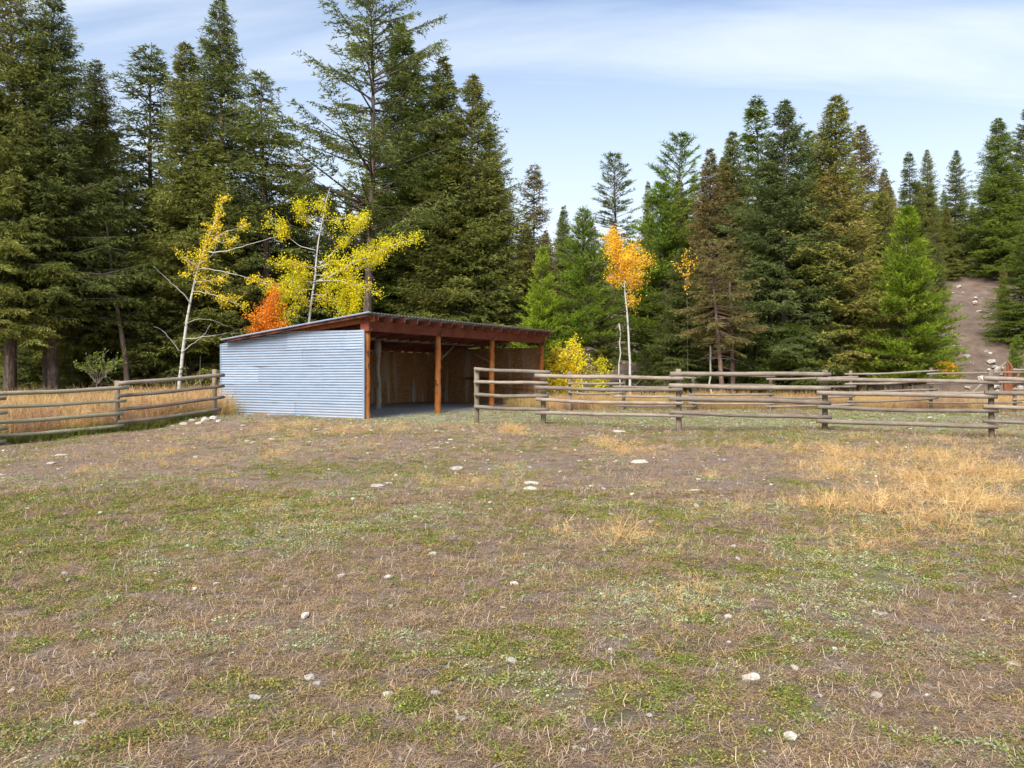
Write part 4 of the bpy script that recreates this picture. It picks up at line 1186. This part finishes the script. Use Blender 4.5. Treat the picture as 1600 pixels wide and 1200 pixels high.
# ------------------------------------------------------------------ broadleaf trees from drawn limbs
def broadleaf(name, label, base, d, limbs, mat, barkm, leaf, seed, cat='tree', nleaf=260, spread=.16, size=.055, side_twigs=5, group=None, droop=0):
    """limbs: list of (polyline px points, r0, r1, leafy from 0..1 (None = bare), depth offset end)"""
    r = np.random.default_rng(seed)
    bp = P(base[0], base[1], d); bp[2] = zg1(bp[0], bp[1]) - .05
    root = empty(name, bp); tag(root, label, cat, group)
    LV = []; 
    tm = MB()
    for li, (pl, r0, r1, leafy, dz) in enumerate(limbs):
        pl = np.array(pl, float); k = 14
        cum = np.concatenate([[0], np.cumsum(np.linalg.norm(np.diff(pl, axis=0), axis=1))]); cum /= cum[-1]
        tt = np.linspace(0, 1, k); qx = np.interp(tt, cum, pl[:, 0]); qy = np.interp(tt, cum, pl[:, 1])
        qx[1:-1] = (qx[:-2] + qx[1:-1] * 2 + qx[2:]) / 4; qy[1:-1] = (qy[:-2] + qy[1:-1] * 2 + qy[2:]) / 4
        pts = np.array([P(a, b_, d + dz * t_) for a, b_, t_ in zip(qx, qy, tt)])
        if li == 0: pts[0] = bp
        pts += r.normal(0, .012, pts.shape)
        tm2 = tm if li == 0 else MB()
        tm2.tube(pts, (r0 + (r1 - r0) * tt) * .68, 8 if r0 > .03 else 5, .05, r, True)
        if li == 0: trunk = tm2.build('trunk', M[barkm], root, bp)
        else: tm2.build('branch', M[barkm], root, bp)
        if leafy is None: continue
        L = np.linalg.norm(np.diff(pts, axis=0), axis=1).sum()
        nst = max(4, int(L * side_twigs * 1.5))
        tw = MB()
        for _ in range(nst):
            t_ = r.uniform(leafy, 1); i0 = t_ * (k - 1); i_ = min(int(i0), k - 2); p = pts[i_] + (pts[i_ + 1] - pts[i_]) * (i0 - i_)
            dirn = (pts[i_ + 1] - pts[i_]); dirn /= np.linalg.norm(dirn) + 1e-9
            dd = dirn * .6 + r.normal(0, .55, 3); dd[2] += .12 - droop; dd /= np.linalg.norm(dd)
            ln = r.uniform(.12, .55) * (1.15 - .5 * t_)
            e = p + dd * ln
            tw.tube([p, p + dd * ln * .5 + r.normal(0, .01, 3), e], [.006, .004, .002], 3, 0, None, False)
            m_ = int(nleaf * ln / .4 * r.uniform(.4, 1.3) / 5) + 5
            s_ = r.uniform(.15, 1.05, m_)
            LV.append(p + dd * (ln * s_)[:, None] + r.normal(0, spread * .35, (m_, 3)))
        tw.build('twigs', M[barkm], root, bp)
    LV = np.concatenate(LV); n = len(LV)
    V, Fc = blades(LV - bp, r.normal(0, 1, (n, 3)), size * r.uniform(.7, 1.3, n) * 1.5, size * .52, r, True)
    link('crown', make_mesh('crown', V, Fc, False, {'tone': ('FACE', np.clip(r.normal(.5, .25, n), 0, 1))}), M[leaf], root)
    return root
# leaning aspen left of the shed
broadleaf('aspen_tree', 'slender leaning grey aspen with sparse yellow leaves between the left fence and shed', (279, 622), 28, [
    ([(279, 622), (281, 590), (288, 530), (297, 475), (303, 440), (312, 410), (325, 372), (340, 335), (352, 310)], .10, .012, .62, .3),
    ([(297, 475), (290, 462), (255, 430), (240, 415)], .03, .006, None, -.6),
    ([(310, 416), (290, 405), (283, 398)], .02, .006, .1, -.3),
    ([(312, 412), (335, 398), (340, 345), (345, 332)], .02, .005, .4, .5),
    ([(325, 394), (350, 393), (385, 384), (420, 373), (436, 368)], .03, .006, None, -.8),
    ([(316, 418), (345, 424), (375, 430), (395, 437), (420, 446), (440, 452)], .028, .006, .55, .5),
    ([(318, 420), (300, 420), (286, 402)], .02, .006, .1, .3),
    ([(306, 440), (330, 438), (352, 432), (358, 425)], .022, .006, .1, -.4),
    ([(300, 455), (325, 458), (355, 468), (380, 480)], .022, .006, .15, -.3),
    ([(305, 440), (320, 452), (340, 470), (352, 478)], .02, .005, .1, .6),
    ([(335, 372), (355, 360), (374, 357), (384, 350)], .016, .005, .75, .3),
    ([(330, 372), (350, 380), (366, 372)], .014, .005, .5, -.3),
    ([(282, 549), (262, 525), (248, 512), (240, 510)], .022, .006, None, -.4),
    ([(284, 550), (305, 535), (320, 522), (330, 505)], .022, .005, None, .4),
    ([(286, 530), (310, 528), (345, 522), (372, 520)], .02, .005, None, -.3),
    ([(290, 505), (312, 498), (336, 500), (358, 512)], .016, .004, None, .5),
    ([(305, 430), (296, 426), (290, 430)], .018, .005, .1, -.2),
  ], 'yellow', 'aspen_bark', 'yellow', 31, nleaf=165, size=.040)
# big aspen behind the shed
broadleaf('aspen_tree', 'spreading yellow-green aspen rising behind the shed roof', (481, 600), 30, [
    ([(478, 620), (481, 500), (488, 465), (493, 440), (495, 400), (496, 375), (503, 340), (512, 305), (520, 285), (524, 270)], .095, .008, None, .2),
    ([(494, 440), (520, 437), (560, 445), (590, 458), (594, 462)], .035, .005, .1, -.6),
    ([(494, 440), (520, 430), (555, 408), (590, 395), (620, 380), (650, 374)], .04, .005, .15, -.8),
    ([(495, 417), (520, 412), (550, 400), (580, 390), (605, 380)], .03, .005, .1, .4),
    ([(494, 430), (530, 425), (560, 420), (585, 410), (600, 405)], .03, .005, .1, .1),
    ([(500, 412), (520, 395), (545, 375), (560, 355), (572, 345)], .028, .005, .3, .6),
    ([(493, 390), (470, 385), (450, 372), (432, 352), (418, 340)], .028, .005, .45, -.4),
    ([(494, 418), (470, 415), (450, 408), (430, 412)], .026, .005, .2, -.7),
    ([(494, 440), (465, 440), (440, 442), (410, 455)], .026, .005, .2, .4),
    ([(490, 452), (462, 455), (440, 462), (430, 480)], .02, .005, .2, .6),
    ([(488, 460), (510, 462), (525, 475), (530, 495)], .02, .005, .1, .4),
    ([(486, 478), (465, 477), (450, 490), (445, 505)], .018, .005, .1, -.5),
    ([(503, 356), (485, 350), (472, 335), (467, 318)], .018, .004, .3, .3),
    ([(503, 345), (520, 345), (540, 340), (575, 345)], .02, .004, .1, -.3),
    ([(505, 330), (505, 322), (497, 318)], .014, .004, .1, .2),
    ([(488, 470), (470, 470), (455, 440)], .018, .004, .2, -.9),
    ([(489, 465), (500, 470), (515, 450), (540, 440)], .018, .004, .2, 1.0),
    ([(494, 425), (475, 430), (455, 425)], .018, .004, .2, 1.0),
  ], 'yellowgreen', 'aspen_bark', 'yellowgreen', 32, nleaf=440, size=.043, spread=.32)
for (px, y0, y1, lab) in ((537, 500, 455, 'narrow upright yellow-green sapling just over the shed roof, left of its taller twin'), (553, 500, 447, 'taller narrow yellow-green sapling over the shed roof ridge')):
    broadleaf('aspen_sapling', lab, (px, 600), 33.5, [([(px, 610), (px + 1, y0), (px + 2, y1)], .02, .005, .75, .1), ([(px, 520), (px + 4, y0 - 5), (px + 1, y1 + 12)], .01, .004, .3, .3)],
              'yg', 'aspen_bark', 'yellowgreen', int(px), nleaf=110, spread=.2, size=.05, side_twigs=16)
broadleaf('orange_maple', 'small fiery orange shrub showing above the low end of the shed roof', (415, 600), 29.5, [
    ([(415, 620), (416, 560), (418, 520), (422, 480), (430, 455)], .03, .006, .5, .1),
    ([(416, 540), (405, 515), (398, 495), (393, 492)], .02, .004, .2, -.3), ([(417, 540), (428, 510), (438, 490), (440, 486)], .02, .004, .2, .3),
    ([(417, 530), (412, 500), (410, 478)], .02, .004, .2, .4), ([(417, 530), (425, 505), (424, 470), (431, 458)], .02, .004, .2, -.3), ([(416, 545), (402, 525), (392, 515)], .02, .004, .2, .2), ([(416, 545), (430, 522), (440, 508)], .02, .004, .2, -.2)],
    'orange', 'deadwood', 'orange', 41, nleaf=190, size=.04, spread=.22, side_twigs=14)
broadleaf('aspen_tree', 'white-trunked aspen with glowing orange leaves right of the shed', (985, 620), 32, [
    ([(985, 625), (984, 560), (981, 500), (977, 450), (973, 420), (968, 395), (962, 372), (958, 362)], .085, .012, .72, .2),
    ([(975, 430), (960, 410), (950, 385), (948, 372)], .025, .004, .2, -.3), ([(975, 432), (990, 415), (1003, 405), (1018, 408)], .025, .004, .2, .3),
    ([(973, 415), (985, 395), (990, 380)], .02, .004, .2, .5), ([(976, 445), (995, 430), (1008, 425)], .02, .004, .2, -.4), ([(977, 450), (960, 435), (952, 430)], .02, .004, .3, .4),
    ([(978, 460), (990, 448), (1000, 440)], .018, .004, .3, .2), ([(971, 405), (985, 405), (1000, 395)], .02, .004, .2, -.6), ([(971, 400), (960, 390), (955, 378)], .018, .004, .2, .6),
    ([(979, 480), (988, 470), (992, 468)], .014, .004, .5, .2)],
    'amber', 'aspen_bark', 'amber', 43, nleaf=190, size=.042, spread=.32, side_twigs=10)
for i, (px, top, lab) in enumerate([(872, 545, 'yellow-leaved shrub touching the right end post of the shed'), (896, 530, 'taller yellow-green shrub right of the shed, behind the fence rails'), (936, 560, 'low patchy yellow bush under the bright green pine')]):
    limbs = [([(px, 628), (px, 590), (px + 1, top)], .025, .005, .2, .1)]
    for dx_, ty in ((-16, 20), (-9, 6), (8, 10), (16, 26), (-18, 45), (17, 50), (4, 35), (-6, 55), (10, 65)):
        limbs.append(([(px, 620), (px + dx_ * .6, (620 + top + ty) / 2), (px + dx_, top + ty)], .014, .004, .15, random.uniform(-.6, .6)))
    broadleaf('yellow_shrub', lab, (px, 630), 32.6 + .3 * i, limbs, 'y', 'deadwood', 'yellowgreen' if i != 0 else 'yellow', 50 + i, 'shrub', nleaf=75, size=.05, side_twigs=11)
limbs = [([(152, 606), (151, 580), (150, 556)], .02, .004, .3, .1)]
for dx_, ty in ((-26, 575), (-14, 560), (12, 552), (28, 558), (-34, 568), (20, 572), (36, 562)): limbs.append(([(152, 600), (152 + dx_ * .5, 580), (150 + dx_, ty)], .012, .003, .3, random.uniform(-.5, .5)))
broadleaf('yellow_shrub', 'sparse yellow-green leaved bush in the shade between two left-hand trunks', (152, 610), 30, limbs, 'y', 'deadwood', 'lime', 61, 'shrub', nleaf=14, size=.045, side_twigs=6)
limbs = [([(1482, 596), (1481, 585), (1480, 572)], .015, .004, .1, .1)] + [([(1482, 594), (1482 + a, 582), (1480 + a * 1.6, 574)], .01, .003, .1, .2) for a in (-6, -3, 3, 6)]
for (px, d_, lab) in ((1480, 34, 'tiny orange bush on the bare slope above the far fence'),):
    broadleaf('orange_bush', lab, (1482, 592), d_, limbs, 'o', 'deadwood', 'amber', 63, 'shrub', nleaf=200, size=.045, side_twigs=14)
limbs = [([(1075, 600), (1074, 470), (1072, 395)], .03, .006, .7, .1), ([(1074, 450), (1062, 420), (1058, 410)], .014, .004, .4, .2), ([(1074, 440), (1085, 415), (1090, 410)], .014, .004, .4, -.2)]
broadleaf('aspen_sapling', 'thin sapling with a few orange-yellow leaves caught in the brown fir', (1075, 620), 32.6, limbs, 'a', 'bark', 'amber', 64, nleaf=16, size=.05, side_twigs=4)
stem(979 - 12, 618, 968, 505, 33, .035, .02, 'aspen_bark', 'thin white stem just left of the orange aspen trunk', 'thin_aspen')
stem(1111, 622, 1109, 540, 32, .04, .03, 'aspen_bark', 'short white stem beside the leaning pinkish trunk', 'thin_aspen')

# rusty needle patch of the open pine, leafless shrubs and a stump
limbs = [([(1064, 600), (1064, 400), (1064, 318)], .04, .02, .88, .0), ([(1064, 350), (1057, 335), (1056, 325)], .01, .004, .2, .2), ([(1064, 345), (1070, 330), (1072, 322)], .01, .004, .2, -.2)]
broadleaf('dead_sapling', 'dead sapling with rusty red needles in front of the open-crowned pine', (1064, 600), 44, limbs, 'r', 'deadwood', 'rusty', 71, nleaf=150, size=.06, side_twigs=7)
def dead_shrub(px, py, d, label, n, L, seed, grp=None, up=.5):
    r = np.random.default_rng(seed); a = P(px, py, d); a[2] = zg1(a[0], a[1]) - .03
    root = empty('dead_shrub', a); tag(root, label, 'shrub', grp)
    for i in range(n):
        az = r.uniform(0, 6.28); dd = np.array([math.cos(az), math.sin(az) * .7, r.uniform(.1, 1.) * up * 2]); dd /= np.linalg.norm(dd)
        p = a.copy(); pts = [p]; l_ = L * r.uniform(.5, 1.1)
        for _ in range(5):
            p = p + dd * l_ / 5; dd = dd + r.normal(0, .18, 3) + [0, 0, -.07]; dd /= np.linalg.norm(dd); pts.append(p)
        mb = MB(); mb.tube(pts, np.linspace(.016, .003, 6), 5, 0, None, False)
        for _ in range(4):
            k = r.integers(1, 5); d2 = dd + r.normal(0, .6, 3); d2 /= np.linalg.norm(d2)
            q = pts[k]; mb.tube([q, q + d2 * l_ * .2, q + d2 * l_ * .38 + [0, 0, -.03]], [.008, .005, .002], 4, 0, None, False)
        mb.build('branch', M['deadwood'], root, a)
dead_shrub(250, 600, 29.5, 'leafless grey thicket spreading left of the leaning aspen', 9, 2.6, 1)
dead_shrub(325, 600, 29.5, 'leafless grey thicket between the leaning aspen and metal wall', 9, 2.4, 2)
dead_shrub(60, 605, 29.5, 'leafless grey brush below the thick left-hand trunk', 9, 1.7, 3)
dead_shrub(222, 606, 27, 'short bleached stalks above the fence rail left of the aspen', 8, .8, 4)
dead_shrub(1015, 630, 31, 'tangled bare bush behind the far fence near the orange aspen', 9, 1.5, 5)
dead_shrub(1350, 600, 33, 'grey leafless brush at the right of the golden fir', 8, 1.6, 6)

# splintered stump with a leaning grey pole
a = P(1580, 580, 31); a[2] = zg1(a[0], a[1]) - .1
root = empty('splintered_stump', a); tag(root, 'splintered rusty-red stump standing at the right edge behind the fences', 'stump')
rr = np.random.default_rng(9)
topz = P(1580, 549, 31)[2]
for i in range(7):
    ax = rr.normal(0, .09); ay = rr.normal(0, .07); h = (topz - a[2]) * rr.uniform(.65, 1.0)
    mb = MB(); mb.tube([a + [ax, ay, 0], a + [ax * 1.2 + rr.normal(0, .05), ay, h * .5], a + [ax * 1.6 + rr.normal(0, .12), ay * 1.3, h * .85], a + [ax * 1.4 + rr.normal(0, .14), ay, h]], [.10, .075, .05, .012], 7, .15, rr)
    mb.build('splinter', M['stump'], root, a)
a = P(1500, 640, 30.4); a[2] = zg1(a[0], a[1])
mb = MB(); mb.tube([a, P(1534, 600, 30.4), P(1572, 566, 30.6)], [.05, .045, .03], 8, .06, rr)
o = mb.build('leaning_pole', M['deadwood']); tag(o, 'bleached grey pole leaning up towards the splintered stump', 'pole')
